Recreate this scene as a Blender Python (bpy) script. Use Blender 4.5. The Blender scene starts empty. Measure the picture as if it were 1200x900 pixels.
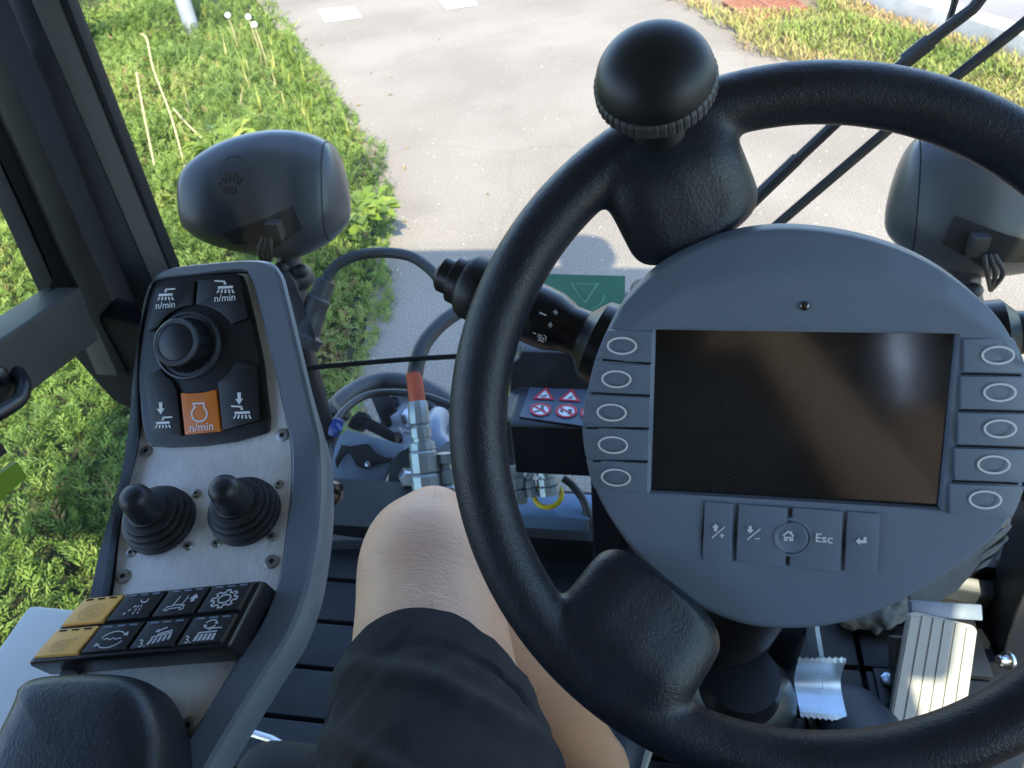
import bpy, bmesh, math, random
from mathutils import Vector, Matrix, noise
from mathutils.bvhtree import BVHTree
random.seed(7)
scn = bpy.context.scene
COL = scn.collection
PI = math.pi
# ------------------------------------------------------------------ camera frame (vehicle axes: X right, Y ahead, Z up)
F = 906.0
CAM = Vector((0, 0, 1.65))
pitch = math.radians(40)
_sr = -(0.17*math.sin(pitch) - 0.03*math.cos(pitch))/(0.985*math.cos(pitch))
_r = math.asin(_sr)
U_ = Vector((math.sin(_r)*math.cos(pitch), math.cos(_r)*math.cos(pitch), math.sin(pitch)))
X_ = Vector((.985, -.03, .17)); X_ -= U_*X_.dot(U_); X_.normalize()
Y_ = U_.cross(X_)
RM = Matrix((X_, Y_, U_))
def ray(px, py): return RM @ Vector(((px-600)/F, -(py-450)/F, -1.0))
def onP(px, py, o, n):
    d = ray(px, py); return CAM + d*((Vector(o)-CAM).dot(n)/d.dot(n))
def onZ(px, py, z): return onP(px, py, (0, 0, z), Vector((0, 0, 1)))
def onY(px, py, y): return onP(px, py, (0, y, 0), Vector((0, 1, 0)))
def onX(px, py, x): return onP(px, py, (x, 0, 0), Vector((1, 0, 0)))
def onT(px, py, t): return CAM + ray(px, py)*t
class Pl:
    def __init__(s, o, ux, uy):
        s.o = Vector(o); s.u = Vector(ux).normalized(); v = Vector(uy); v = v - s.u*v.dot(s.u); s.v = v.normalized(); s.n = s.u.cross(s.v)
    def at(s, a, b, h=0): return s.o + s.u*a + s.v*b + s.n*h
    def P(s, px, py, h=0): return onP(px, py, s.o + s.n*h, s.n)
    def uv(s, px, py, h=0):
        q = s.P(px, py, h) - s.o; return Vector((q.dot(s.u), q.dot(s.v)))
# ------------------------------------------------------------------ materials
def mat(name, col, rough=.5, metal=0., bump=None, var=0., vscale=8., rvar=0., spec=.5, coat=0., col2=None, sss=0., stretch=None, emit=None, dust=0.):
    m = bpy.data.materials.new(name); m.use_nodes = True
    nt = m.node_tree; N = nt.nodes; L = nt.links
    b = N['Principled BSDF']
    b.inputs['Base Color'].default_value = (*col, 1); b.inputs['Roughness'].default_value = rough
    b.inputs['Metallic'].default_value = metal; b.inputs['Specular IOR Level'].default_value = spec
    if coat: b.inputs['Coat Weight'].default_value = coat; b.inputs['Coat Roughness'].default_value = .1
    if sss:
        b.inputs['Subsurface Weight'].default_value = sss; b.inputs['Subsurface Radius'].default_value = (.012, .004, .002); b.inputs['Subsurface Scale'].default_value = 1
    tc = N.new('ShaderNodeTexCoord'); mp = N.new('ShaderNodeMapping'); L.new(tc.outputs['Object'], mp.inputs['Vector'])
    if stretch: mp.inputs['Scale'].default_value = stretch
    if var or col2 or rvar:
        n = N.new('ShaderNodeTexNoise'); n.inputs['Scale'].default_value = vscale; n.inputs['Detail'].default_value = 5; n.inputs['Roughness'].default_value = .6
        L.new(mp.outputs[0], n.inputs['Vector'])
        if var or col2:
            mx = N.new('ShaderNodeMix'); mx.data_type = 'RGBA'
            c2 = col2 or tuple(min(1, c*(1+var)) for c in col); c1 = col if col2 else tuple(c*(1-var) for c in col)
            rp = N.new('ShaderNodeMapRange'); rp.inputs[1].default_value = .32; rp.inputs[2].default_value = .68
            L.new(n.outputs[0], rp.inputs[0]); L.new(rp.outputs[0], mx.inputs[0])
            mx.inputs[6].default_value = (*c1, 1); mx.inputs[7].default_value = (*c2, 1)
            L.new(mx.outputs[2], b.inputs['Base Color'])
        if rvar:
            rr = N.new('ShaderNodeMapRange'); rr.inputs[1].default_value = .3; rr.inputs[2].default_value = .7
            rr.inputs[3].default_value = max(0, rough-rvar); rr.inputs[4].default_value = min(1, rough+rvar)
            L.new(n.outputs[0], rr.inputs[0]); L.new(rr.outputs[0], b.inputs['Roughness'])
    if bump:
        prev = None
        for (sc, st, dist, det, dst) in (bump if isinstance(bump, list) else [bump]):
            n2 = N.new('ShaderNodeTexNoise'); n2.inputs['Scale'].default_value = sc; n2.inputs['Detail'].default_value = det; n2.inputs['Distortion'].default_value = dst
            L.new(mp.outputs[0], n2.inputs['Vector'])
            bp = N.new('ShaderNodeBump'); bp.inputs['Strength'].default_value = st; bp.inputs['Distance'].default_value = dist
            L.new(n2.outputs[0], bp.inputs['Height'])
            if prev: L.new(prev.outputs[0], bp.inputs['Normal'])
            prev = bp
        L.new(prev.outputs[0], b.inputs['Normal'])
    if dust:
        src = b.inputs['Base Color'].links[0].from_socket if b.inputs['Base Color'].links else None
        fac = None
        for sc_, th_ in ((170, .10), (420, .13)):
            vo = N.new('ShaderNodeTexVoronoi'); vo.inputs['Scale'].default_value = sc_; L.new(tc.outputs['Object'], vo.inputs['Vector'])
            lt = N.new('ShaderNodeMath'); lt.operation = 'LESS_THAN'; lt.inputs[1].default_value = th_; L.new(vo.outputs['Distance'], lt.inputs[0])
            sp = N.new('ShaderNodeSeparateColor'); L.new(vo.outputs['Color'], sp.inputs[0]); gt = N.new('ShaderNodeMath'); gt.operation = 'GREATER_THAN'; gt.inputs[1].default_value = .72; L.new(sp.outputs[0], gt.inputs[0])
            mu = N.new('ShaderNodeMath'); mu.operation = 'MULTIPLY'; L.new(lt.outputs[0], mu.inputs[0]); L.new(gt.outputs[0], mu.inputs[1])
            if fac is None: fac = mu.outputs[0]
            else:
                ad = N.new('ShaderNodeMath'); ad.operation = 'MAXIMUM'; L.new(fac, ad.inputs[0]); L.new(mu.outputs[0], ad.inputs[1]); fac = ad.outputs[0]
        film = N.new('ShaderNodeTexNoise'); film.inputs['Scale'].default_value = 22; film.inputs['Detail'].default_value = 8; L.new(tc.outputs['Object'], film.inputs['Vector'])
        fr_ = N.new('ShaderNodeMapRange'); fr_.inputs[1].default_value = .48; fr_.inputs[2].default_value = .85; fr_.inputs[4].default_value = .35; L.new(film.outputs[0], fr_.inputs[0])
        mxx = N.new('ShaderNodeMath'); mxx.operation = 'MAXIMUM'; L.new(fac, mxx.inputs[0]); L.new(fr_.outputs[0], mxx.inputs[1])
        am = N.new('ShaderNodeMath'); am.operation = 'MULTIPLY'; am.inputs[1].default_value = dust; L.new(mxx.outputs[0], am.inputs[0])
        m3 = N.new('ShaderNodeMix'); m3.data_type = 'RGBA'; L.new(am.outputs[0], m3.inputs[0]); m3.inputs[6].default_value = (*col, 1); m3.inputs[7].default_value = (.30, .28, .25, 1)
        if src: L.new(src, m3.inputs[6])
        L.new(m3.outputs[2], b.inputs['Base Color'])
    if emit: b.inputs['Emission Color'].default_value = (*emit, 1); b.inputs['Emission Strength'].default_value = 1
    return m
def glass_mat(name, tint, refl=.35, dust=.02):
    m = bpy.data.materials.new(name); m.use_nodes = True
    nt = m.node_tree; N = nt.nodes; L = nt.links; N.remove(N['Principled BSDF'])
    out = N['Material Output']; tr = N.new('ShaderNodeBsdfTransparent'); tr.inputs[0].default_value = (*tint, 1)
    gl = N.new('ShaderNodeBsdfGlossy'); gl.inputs['Roughness'].default_value = .02
    df = N.new('ShaderNodeBsdfDiffuse'); df.inputs[0].default_value = (.6, .6, .58, 1)
    fr = N.new('ShaderNodeFresnel'); fr.inputs[0].default_value = 1.45
    mu = N.new('ShaderNodeMath'); mu.operation = 'MULTIPLY'; mu.inputs[1].default_value = refl; L.new(fr.outputs[0], mu.inputs[0])
    m1 = N.new('ShaderNodeMixShader'); L.new(mu.outputs[0], m1.inputs[0]); L.new(tr.outputs[0], m1.inputs[1]); L.new(gl.outputs[0], m1.inputs[2])
    tc = N.new('ShaderNodeTexCoord'); nz = N.new('ShaderNodeTexNoise'); nz.inputs['Scale'].default_value = 3.; nz.inputs['Detail'].default_value = 8; L.new(tc.outputs['Object'], nz.inputs['Vector'])
    mr = N.new('ShaderNodeMapRange'); mr.inputs[1].default_value = .4; mr.inputs[2].default_value = .8; mr.inputs[3].default_value = dust*.4; mr.inputs[4].default_value = dust*1.8
    L.new(nz.outputs[0], mr.inputs[0])
    m2 = N.new('ShaderNodeMixShader'); L.new(mr.outputs[0], m2.inputs[0]); L.new(m1.outputs[0], m2.inputs[1]); L.new(df.outputs[0], m2.inputs[2])
    L.new(m2.outputs[0], out.inputs[0]); return m
GRAIN = [(380, .46, .0007, 1.5, 2.0), (60, .06, .0008, 2, .5)]
MT = dict(
 rim=mat('grained black rim plastic', (.0095, .0125, .020), .43, bump=GRAIN, var=.15, vscale=30, rvar=.05),
 knob=mat('smooth black knob plastic', (.008, .0095, .0135), .47, bump=(900, .12, .0003, 2, 0), rvar=.04, vscale=40),
 ribbed=mat('dark ribbed rubber', (.05, .053, .06), .5),
 knobgrey=mat('dark grey knob plastic', (.05, .057, .07), .42),
 dial=mat('slate grey moulded plastic', (.162, .205, .272), .5, bump=(1100, .16, .0003, 2, 0), var=.05, vscale=14, rvar=.08, dust=.10),
 dialkey=mat('slate grey key plastic', (.168, .212, .280), .45, bump=(1100, .14, .0003, 2, 0), var=.04, vscale=20),
 screen=mat('dark display glass', (.011, .0095, .0085), .13, spec=1., coat=1., dust=.16, rvar=.03, vscale=60),
 white=mat('white print', (.75, .77, .78), .5),
 black=mat('black satin plastic', (.007, .0075, .0095), .36, bump=(500, .12, .0004, 2, 0), var=.15, vscale=20, rvar=.06, dust=.05),
 matte=mat('black matte plastic', (.005, .0053, .0065), .48, bump=(400, .2, .0006, 2, 0), var=.2, vscale=12, dust=.05),
 frame=mat('grey console casting', (.135, .162, .20), .42, bump=(700, .2, .0004, 2, 0), var=.06, vscale=18, rvar=.06),
 steel=mat('brushed steel sheet', (.86, .87, .87), .42, metal=.45, bump=(60, .08, .0004, 4, 0), var=.10, vscale=30, rvar=.09, stretch=(40, 4, 4)),
 chrome=mat('bright zinc steel', (.62, .63, .64), .24, metal=1., rvar=.06, vscale=60, var=.06),
 screwm=mat('dull screw steel', (.42, .42, .42), .35, metal=.9, rvar=.08, vscale=90),
 zinc=mat('bluish zinc plated steel', (.55, .68, .80), .34, metal=.75, rvar=.08, vscale=30, var=.12),
 leather=mat('black padded leather', (.010, .012, .017), .42, bump=[(420, .38, .0007, 2, 1.8), (90, .2, .001, 2, .6)], rvar=.06, vscale=30),
 rubber=mat('black rubber', (.008, .0085, .010), .5, bump=(300, .1, .0004, 2, 0), var=.2, vscale=20),
 orange=mat('orange key', (.70, .19, .022), .42, var=.04, vscale=40),
 amber=mat('amber key', (.95, .55, .16), .4, var=.04, vscale=40),
 pillar=mat('dark olive grey painted metal', (.055, .053, .046), .55, spec=.25, bump=(300, .12, .0004, 3, 0), var=.12, vscale=9, rvar=.05),
 pillarb=mat('black pillar trim', (.005, .006, .009), .55, spec=.25, bump=(300, .12, .0004, 3, 0), var=.15, vscale=9),
 seal=mat('black rubber seal', (.005, .005, .006), .7, spec=.2),
 mat=mat('dark floor mat rubber', (.013, .015, .018), .45, bump=(240, .22, .0007, 3, 0), var=.3, vscale=7, rvar=.12, dust=.10),
 skin=mat('fair skin', (.72, .41, .245), .48, bump=[(330, .4, .0007, 4, .8), (95, .35, .0012, 4, 1.2)], var=.07, vscale=16, sss=.12, stretch=(.8, 2.2, 1.3), col2=(.64, .36, .225)),
 cloth=mat('black jersey cloth', (.030, .030, .033), .85, bump=[(900, .55, .0006, 2, 0), (70, .35, .0016, 4, .8)], var=.2, vscale=30, spec=.25),
 fabric=mat('dark woven seat fabric', (.025, .026, .029), .8, bump=(700, .8, .0012, 2, 0), var=.5, vscale=500),
 shoe=mat('dark blue shoe', (.02, .025, .04), .55, bump=(600, .2, .0006, 2, 0)),
 sole=mat('pale shoe sole', (.55, .55, .5), .6),
 mirror=mat('grey black mirror shell', (.042, .046, .053), .36, bump=(500, .15, .0006, 2, 0), var=.12, vscale=8, rvar=.08, dust=.12),
 mglass=mat('mirror glass', (.75, .77, .78), .05, metal=1),
 hose=mat('grey black hose rubber', (.035, .037, .041), .5, bump=(120, .15, .0008, 3, 0), var=.15, vscale=30),
 cable=mat('black cable sheath', (.018, .018, .02), .45, var=.2, vscale=60),
 sleeve=mat('orange heat shrink sleeve', (.45, .085, .03), .5, var=.1, vscale=40),
 blue=mat('blue plastic', (.012, .04, .22), .4, var=.1, vscale=40),
 sky=mat('light blue tape', (.05, .3, .6), .45),
 yellow=mat('yellow plastic', (.65, .5, .03), .45, var=.08, vscale=40),
 green=mat('green tag plastic', (.15, .24, .006), .5, var=.06, vscale=30),
 sticker=mat('dark green sticker', (.06, .19, .15), .45, var=.05, vscale=60),
 stickerl=mat('sticker symbol green', (.11, .29, .23), .5),
 charcoal=mat('charcoal key plastic', (.017, .018, .021), .42, bump=(900, .15, .0003, 2, 0), dust=.05),
 greyprint=mat('worn grey print', (.50, .52, .54), .5),
 signred=mat('red sign print', (.5, .02, .03), .45),
 signwhite=mat('white sign print', (.72, .74, .75), .45),
 panelblue=mat('dark blue grey label', (.06, .075, .11), .4),
 bodyg=mat('grey painted bracket', (.16, .20, .26), .34, bump=(160, .08, .0006, 3, 0), var=.12, vscale=10),
 pale=mat('pale grey plastic panel', (.52, .53, .52), .5, bump=(400, .1, .0006, 2, 0), var=.05, vscale=10),
 alum=mat('ribbed aluminium pedal', (.29, .29, .275), .5, metal=.1, bump=(300, .1, .0004, 2, 0), var=.08, vscale=30, rvar=.08),
 bellows=mat('pale grey pleated boot', (.15, .15, .145), .55, bump=(90, .2, .002, 4, .5), var=.12, vscale=30),
 rag=mat('crumpled grey cloth', (.20, .20, .185), .8, bump=(120, .6, .003, 4, .6), var=.25, vscale=40),
 roof=mat('white cab roof', (.6, .6, .58), .4),
 wallm=mat('brown grey rear trim', (.05, .04, .033), .8),
 liner=mat('pale grey head liner', (.44, .45, .47), .9),
 beacon=mat('orange beacon lens', (.7, .2, .02), .3),
 pole=mat('galvanised pole', (.33, .35, .37), .45, metal=.4, var=.1, vscale=12),
 hubm=mat('light grey hub metal', (.34, .38, .43), .4, metal=.3, var=.12, vscale=20, dust=.2),
 ledge=mat('dark grey ledge plastic', (.04, .047, .058), .42, bump=(400, .12, .0004, 2, 0), var=.12, vscale=12, dust=.08),
 rust=mat('rusty iron grate', (.22, .085, .04), .8, bump=(80, .5, .003, 4, 0), var=.25, vscale=25),
 dark=mat('dark void', (.006, .006, .006), .9),
 straw=mat('dry straw stalk', (.33, .28, .15), .7, var=.2, vscale=60),
 fluff=mat('white seed fluff', (.7, .7, .66), .9),
 glass=glass_mat('windscreen glass', (.93, .955, .94), .06, .019),
 glassd=glass_mat('door glass', (.86, .93, .84), .3, .02),
)
# ------------------------------------------------------------------ mesh builder
class MB:
    def __init__(s): s.v = []; s.f = []; s.mi = []
    def add(s, vs, fs, mi=0):
        k = len(s.v); s.v += [Vector(p) for p in vs]; s.f += [tuple(i+k for i in f) for f in fs]; s.mi += [mi]*len(fs); return s
    def box(s, c, size, ax=None, mi=0):
        a = [Vector(q) for q in (ax or ((1, 0, 0), (0, 1, 0), (0, 0, 1)))]; c = Vector(c)
        vs = [c + a[0]*(size[0]*.5*i) + a[1]*(size[1]*.5*j) + a[2]*(size[2]*.5*k) for i in (-1, 1) for j in (-1, 1) for k in (-1, 1)]
        return s.add(vs, [(0, 1, 3, 2), (4, 6, 7, 5), (0, 4, 5, 1), (2, 3, 7, 6), (0, 2, 6, 4), (1, 5, 7, 3)], mi)
    def loft(s, rings, closed=True, cap0=True, cap1=True, mi=0):
        n = len(rings[0]); k = []
        vs = [p for r in rings for p in r]; fs = []
        for i in range(len(rings)-1):
            for j in range(n if closed else n-1):
                j2 = (j+1) % n; fs.append((i*n+j, i*n+j2, (i+1)*n+j2, (i+1)*n+j))
        if cap0: fs.append(tuple(range(n-1, -1, -1)))
        if cap1: fs.append(tuple((len(rings)-1)*n+j for j in range(n)))
        return s.add(vs, fs, mi)
    def prism(s, lo, hi, mi=0): return s.loft([lo, hi], mi=mi)
    def slab(s, pts, n, h, mi=0):
        n = Vector(n); return s.loft([[Vector(p) for p in pts], [Vector(p)+n*h for p in pts]], mi=mi)
    def tube(s, pts, r, seg=12, caps=True, closed=False, mi=0):
        pts = [Vector(p) for p in pts]; n = len(pts); rs = r if isinstance(r, (list, tuple)) else [r]*n
        rings = []; up = None
        for i in range(n):
            a = pts[i-1] if (i > 0 or closed) else pts[i]; b = pts[(i+1) % n] if (i < n-1 or closed) else pts[i]
            t = (b-a).normalized()
            if up is None:
                up = Vector((0, 0, 1)) if abs(t.z) < .9 else Vector((1, 0, 0))
            up = (up - t*up.dot(t)).normalized(); w = t.cross(up)
            rings.append([pts[i] + (up*math.cos(2*PI*j/seg) + w*math.sin(2*PI*j/seg))*rs[i] for j in range(seg)])
        if closed:
            return s.loft(rings+[rings[0]], cap0=False, cap1=False, mi=mi)
        return s.loft(rings, cap0=caps, cap1=caps, mi=mi)
    def lathe(s, o, axis, prof, seg=32, mi=0, cap=True, rfun=None):
        o = Vector(o); a = Vector(axis).normalized(); x = a.orthogonal().normalized(); y = a.cross(x)
        rings = []
        for k, (r, h) in enumerate(prof):
            rings.append([o + a*h + (x*math.cos(2*PI*j/seg) + y*math.sin(2*PI*j/seg))*(r*(rfun(j, k) if rfun else 1)) for j in range(seg)])
        return s.loft(rings, cap0=cap, cap1=cap, mi=mi)
    def ball(s, c, r, seg=20, rings=12, ax=None, mi=0):
        c = Vector(c); a = [Vector(q) for q in (ax or ((1, 0, 0), (0, 1, 0), (0, 0, 1)))]; rr = r if isinstance(r, (tuple, list)) else (r, r, r)
        R = []
        for i in range(1, rings):
            th = PI*i/rings
            R.append([c + a[0]*(rr[0]*math.sin(th)*math.cos(2*PI*j/seg)) + a[1]*(rr[1]*math.sin(th)*math.sin(2*PI*j/seg)) - a[2]*(rr[2]*math.cos(th)) for j in range(seg)])
        return s.loft(R, mi=mi)
    def ribbon(s, pts, n, w, closed=False, mi=0):
        n = Vector(n).normalized(); pts = [Vector(p) for p in pts]; m = len(pts); L = []; R = []
        for i in range(m):
            a = pts[i-1] if (i > 0 or closed) else None; b = pts[(i+1) % m] if (i < m-1 or closed) else None
            d1 = (pts[i]-a).normalized() if a is not None else None; d2 = (b-pts[i]).normalized() if b is not None else None
            if d1 is None: d1 = d2
            if d2 is None: d2 = d1
            s1 = n.cross(d1); s2 = n.cross(d2); q = (s1+s2)
            if q.length < 1e-6: q = s1
            q.normalize(); k = 1/max(.5, q.dot(s1))
            L.append(pts[i]+q*(w*.5*k)); R.append(pts[i]-q*(w*.5*k))
        fs = [(2*i, 2*i+1, 2*i+3, 2*i+2) for i in range(m-1)]
        if closed: fs.append((2*m-2, 2*m-1, 1, 0))
        return s.add([p for k in zip(L, R) for p in k], fs, mi)
    def poly(s, pts, mi=0): return s.add(pts, [tuple(range(len(pts)))], mi)
    def text(s, txt, o, ux, uy, size, align='CENTER', mi=0, bold=.008):
        c = bpy.data.curves.new('t', 'FONT'); c.body = txt; c.size = 1.0; c.align_x = align; c.align_y = 'CENTER'; c.resolution_u = 4; c.offset = bold*.9
        ob = bpy.data.objects.new('t', c); COL.objects.link(ob)
        dg = bpy.context.evaluated_depsgraph_get(); me = bpy.data.meshes.new_from_object(ob.evaluated_get(dg))
        o = Vector(o); ux = Vector(ux); uy = Vector(uy)
        s.add([o + ux*(v.co.x*size) + uy*(v.co.y*size) for v in me.vertices], [tuple(p.vertices) for p in me.polygons], mi)
        bpy.data.objects.remove(ob); bpy.data.curves.remove(c); bpy.data.meshes.remove(me); return s
    def xf(s, m):
        s.v = [m @ p for p in s.v]; return s
def mesh_from(mb, name, mats, smooth=35, bevel=0, bseg=2, bang=30, recalc=True, off=Vector((0, 0, 0))):
    me = bpy.data.meshes.new(name)
    me.from_pydata([tuple(p-off) for p in mb.v], [], mb.f)
    for m in (mats if isinstance(mats, (list, tuple)) else [mats]): me.materials.append(MT[m] if isinstance(m, str) else m)
    if any(mb.mi): me.polygons.foreach_set('material_index', mb.mi)
    bm = bmesh.new(); bm.from_mesh(me)
    if recalc: bmesh.ops.recalc_face_normals(bm, faces=bm.faces)
    if bevel:
        es = [e for e in bm.edges if len(e.link_faces) == 2 and e.calc_face_angle(0) > math.radians(bang)]
        bmesh.ops.bevel(bm, geom=es, offset=bevel, segments=bseg, profile=.6, affect='EDGES', clamp_overlap=True)
    bm.to_mesh(me); bm.free()
    if smooth:
        me.polygons.foreach_set('use_smooth', [True]*len(me.polygons)); me.set_sharp_from_angle(angle=math.radians(smooth))
    me.update(); return me
W = {}
def tag(o, label=None, cat=None, group=None, kind=None):
    if label: o['label'] = label
    if cat: o['category'] = cat
    if group: o['group'] = group
    if kind: o['kind'] = kind
    return o
def thing(name, label, cat, loc, group=None, kind=None):
    o = bpy.data.objects.new(name, None); COL.objects.link(o); o.empty_display_size = .05
    o.location = loc; W[o.name] = Vector(loc); return tag(o, label, cat, group, kind)
def part(mb, name, mats, parent, local=False, label=None, **k):
    off = Vector((0, 0, 0)) if local else W[parent.name]
    o = bpy.data.objects.new(name, mesh_from(mb, name, mats, off=off, **k)); COL.objects.link(o)
    o.parent = parent; W[o.name] = off
    if label: o['label'] = label
    return o
def solo(mb, name, mats, label, cat, group=None, kind=None, **k):
    lo = Vector((sum(p.x for p in mb.v)/len(mb.v), sum(p.y for p in mb.v)/len(mb.v), min(p.z for p in mb.v)))
    o = bpy.data.objects.new(name, mesh_from(mb, name, mats, off=lo, **k)); COL.objects.link(o); o.location = lo; W[o.name] = lo
    return tag(o, label, cat, group, kind)
def copy_tree(o, parent=None):
    c = o.copy(); COL.objects.link(c)
    if parent: c.parent = parent; c.matrix_parent_inverse = o.matrix_parent_inverse.copy()
    for ch in list(o.children): copy_tree(ch, c)
    return c
def spline(pts, n, closed=False):
    """Catmull-Rom through pts (any tuple length), n samples per span"""
    P = [Vector(p) for p in pts]; m = len(P); out = []
    for i in range(m if closed else m-1):
        p0 = P[i-1] if (i > 0 or closed) else P[i]; p1 = P[i]; p2 = P[(i+1) % m]; p3 = P[(i+2) % m] if (i+2 < m or closed) else P[min(i+1, m-1)]
        for k in range(n):
            t = k/n; out.append(.5*((2*p1) + (p2-p0)*t + (2*p0-5*p1+4*p2-p3)*t*t + (3*p1-p0-3*p2+p3)*t*t*t))
    if not closed: out.append(P[-1])
    return out
def resample(P, n, closed=False):
    P = [Vector(p) for p in P]; Q = P+[P[0]] if closed else P
    d = [0]
    for i in range(len(Q)-1): d.append(d[-1]+(Q[i+1]-Q[i]).length)
    out = []; k = 0
    for i in range(n):
        t = d[-1]*i/(n if closed else n-1)
        while k < len(Q)-2 and d[k+1] < t: k += 1
        s = (t-d[k])/max(1e-9, d[k+1]-d[k]); out.append(Q[k].lerp(Q[k+1], min(1, max(0, s))))
    return out
def circ(n, r=1, a0=0): return [(r*math.cos(a0+2*PI*i/n), r*math.sin(a0+2*PI*i/n)) for i in range(n)]
def sm(a, b, x):
    t = min(1, max(0, (x-a)/(b-a))); return t*t*(3-2*t)
def bvh_of(o):
    me = o.data; off = W[o.name]
    return BVHTree.FromPolygons([v.co+off for v in me.vertices], [tuple(p.vertices) for p in me.polygons])
def onS(bv, px, py, lift=.0015):
    d = ray(px, py).normalized(); h = bv.ray_cast(CAM, d)
    return (h[0]-d*lift, h[1]) if h[0] is not None else (None, None)
# ================================================================== STEERING WHEEL
_n = RM @ Vector((-.1244, 0, .992)); _n.normalize()
RIM = Pl(onT(947.7, 501.2, .43), X_w := (Vector((1, 0, 0)) - _n*_n.x), _n.cross(X_w))
RR, RT = .1864, .0172
sw = thing('steering_wheel', 'black grained steering wheel with spinner knob in front of grey display', 'steering wheel', RIM.o)
def build_rim():
    mb = MB()
    ring = [RIM.at(RR*math.cos(2*PI*i/120), RR*math.sin(2*PI*i/120)) for i in range(120)]
    mb.tube(ring, RT, 24, closed=True)
    def spoke(ang, wo, wi, flare):
        ca, sa = math.cos(ang), math.sin(ang)
        def sec(r, w, z, th, e=.42):
            o_ = []
            for j in range(32):
                a = 2*PI*j/32; c, s_ = math.cos(a), math.sin(a)
                ex = math.copysign(abs(c)**e, c)*w; ez = math.copysign(abs(s_)**.7, s_)*th - .007*(abs(ex)/max(w, .01))**3
                o_.append(RIM.at(ca*r - sa*ex, sa*r + ca*ex, z+ez))
            return o_
        K = 24; rings = []
        for i in range(K+1):
            r = .190 - .072*(1-(1-i/K)**1.6)
            t = min(1, max(0, (.141-r)/.0232)); w = (wo + (wi-wo)*sm(.175, .135, r) if False else wo + (wi-wo)*(1-sm(.135, .178, r)) + flare*sm(.160, .182, r))*max(.03, 1-t**3.2)**.34
            rings.append(sec(r, w, .003 - .013*(1-sm(.115, .165, r)), .0138 - .0035*(1-sm(.118, .16, r))))
        mb.loft(rings)
        mb.loft([sec(.136, .016, -.016, .006), sec(.12, .018, -.032, .007), sec(.09, .02, -.05, .008), sec(.05, .024, -.06, .01)])
    for a_, wo, wi, fl in ((119, .041, .0405, .012), (-126.5, .046, .0450, .012)): spoke(math.radians(a_), wo, wi, fl)
    spoke(math.radians(-6), .046, .03, .012)
    me = mesh_from(mb, 'rimraw', 'rim', smooth=0, off=RIM.o)
    ob = bpy.data.objects.new('rimraw', me); COL.objects.link(ob)
    m = ob.modifiers.new('r', 'REMESH'); m.mode = 'VOXEL'; m.voxel_size = .0022
    m = ob.modifiers.new('s', 'SMOOTH'); m.factor = .5; m.iterations = 10
    dg = bpy.context.evaluated_depsgraph_get(); full = bpy.data.meshes.new_from_object(ob.evaluated_get(dg))
    bpy.data.objects.remove(ob)
    co = [v.co.copy() for v in full.vertices]; no = [v.normal.copy() for v in full.vertices]
    loc = [(c.dot(RIM.u), c.dot(RIM.v)) for c in co]
    rad = [math.hypot(*q) for q in loc]
    dirs = [Vector((math.cos(math.radians(a)), math.sin(math.radians(a)))) for a in (119, -126.5, -6)]
    groups = {'rim': [], 0: [], 1: [], 2: []}
    for p in full.polygons:
        vs = tuple(p.vertices); r = sum(rad[i] for i in vs)/len(vs)
        if r > .1725: groups['rim'].append(vs); continue
        x = sum(loc[i][0] for i in vs); y = sum(loc[i][1] for i in vs)
        best = max(range(3), key=lambda k: (x*dirs[k].x+y*dirs[k].y)/dirs[k].length/math.hypot(x, y))
        cs = (x*dirs[best].x+y*dirs[best].y)/dirs[best].length/math.hypot(x, y)
        groups[best if cs > math.cos(math.radians(30)) else 'rim'].append(vs)
    for key, fs in groups.items():
        ids = sorted({i for f in fs for i in f}); mp = {i: k for k, i in enumerate(ids)}
        me = bpy.data.meshes.new('rim' if key == 'rim' else 'spoke')
        me.from_pydata([tuple(co[i]) for i in ids], [], [tuple(mp[i] for i in f) for f in fs])
        me.polygons.foreach_set('use_smooth', [True]*len(me.polygons)); me.materials.append(MT['rim'])
        me.normals_split_custom_set_from_vertices([tuple(no[i]) for i in ids])
        o = bpy.data.objects.new('rim' if key == 'rim' else 'spoke', me); COL.objects.link(o); o.parent = sw; W[o.name] = RIM.o
build_rim()
# spinner knob
_b = onT(771, 134, .400); _k = onT(768, 98, .379); _ax = (_k-_b).normalized(); _L = (_k-_b).length
kn = MB(); Rk = .0292
dome = [(Rk*.985*math.cos(a), _L+.005 + .021*math.sin(a)) for a in [PI/2*i/14 for i in range(14)]] + [(.0004, _L+.026)]
kn.lathe(_b, _ax, [(Rk*.80, _L-.006), (Rk*.97, _L-.003)] + dome, 64)
ko = part(kn, 'spinner_knob', 'knob', sw, smooth=50)
kr = MB(); kr.lathe(_b, _ax, [(Rk*.9, _L-.0045), (Rk*.985, _L-.004), (Rk*1.03, _L-.003), (Rk*1.03, _L+.003), (Rk*.99, _L+.0048), (Rk*.9, _L+.005)], 192, rfun=lambda j, k: 1 - (.018 if (j % 4 < 1 and 1 <= k <= 4) else 0))
part(kr, 'grip_ring', 'ribbed', ko, smooth=25)
kk = MB(); kk.lathe(_b, _ax, [(.014, -.012), (.012, .004), (.010, _L*.35), (.0095, _L-.006), (.010, _L-.0045)], 32)
part(kk, 'knob_stem', 'matte', ko)
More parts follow.
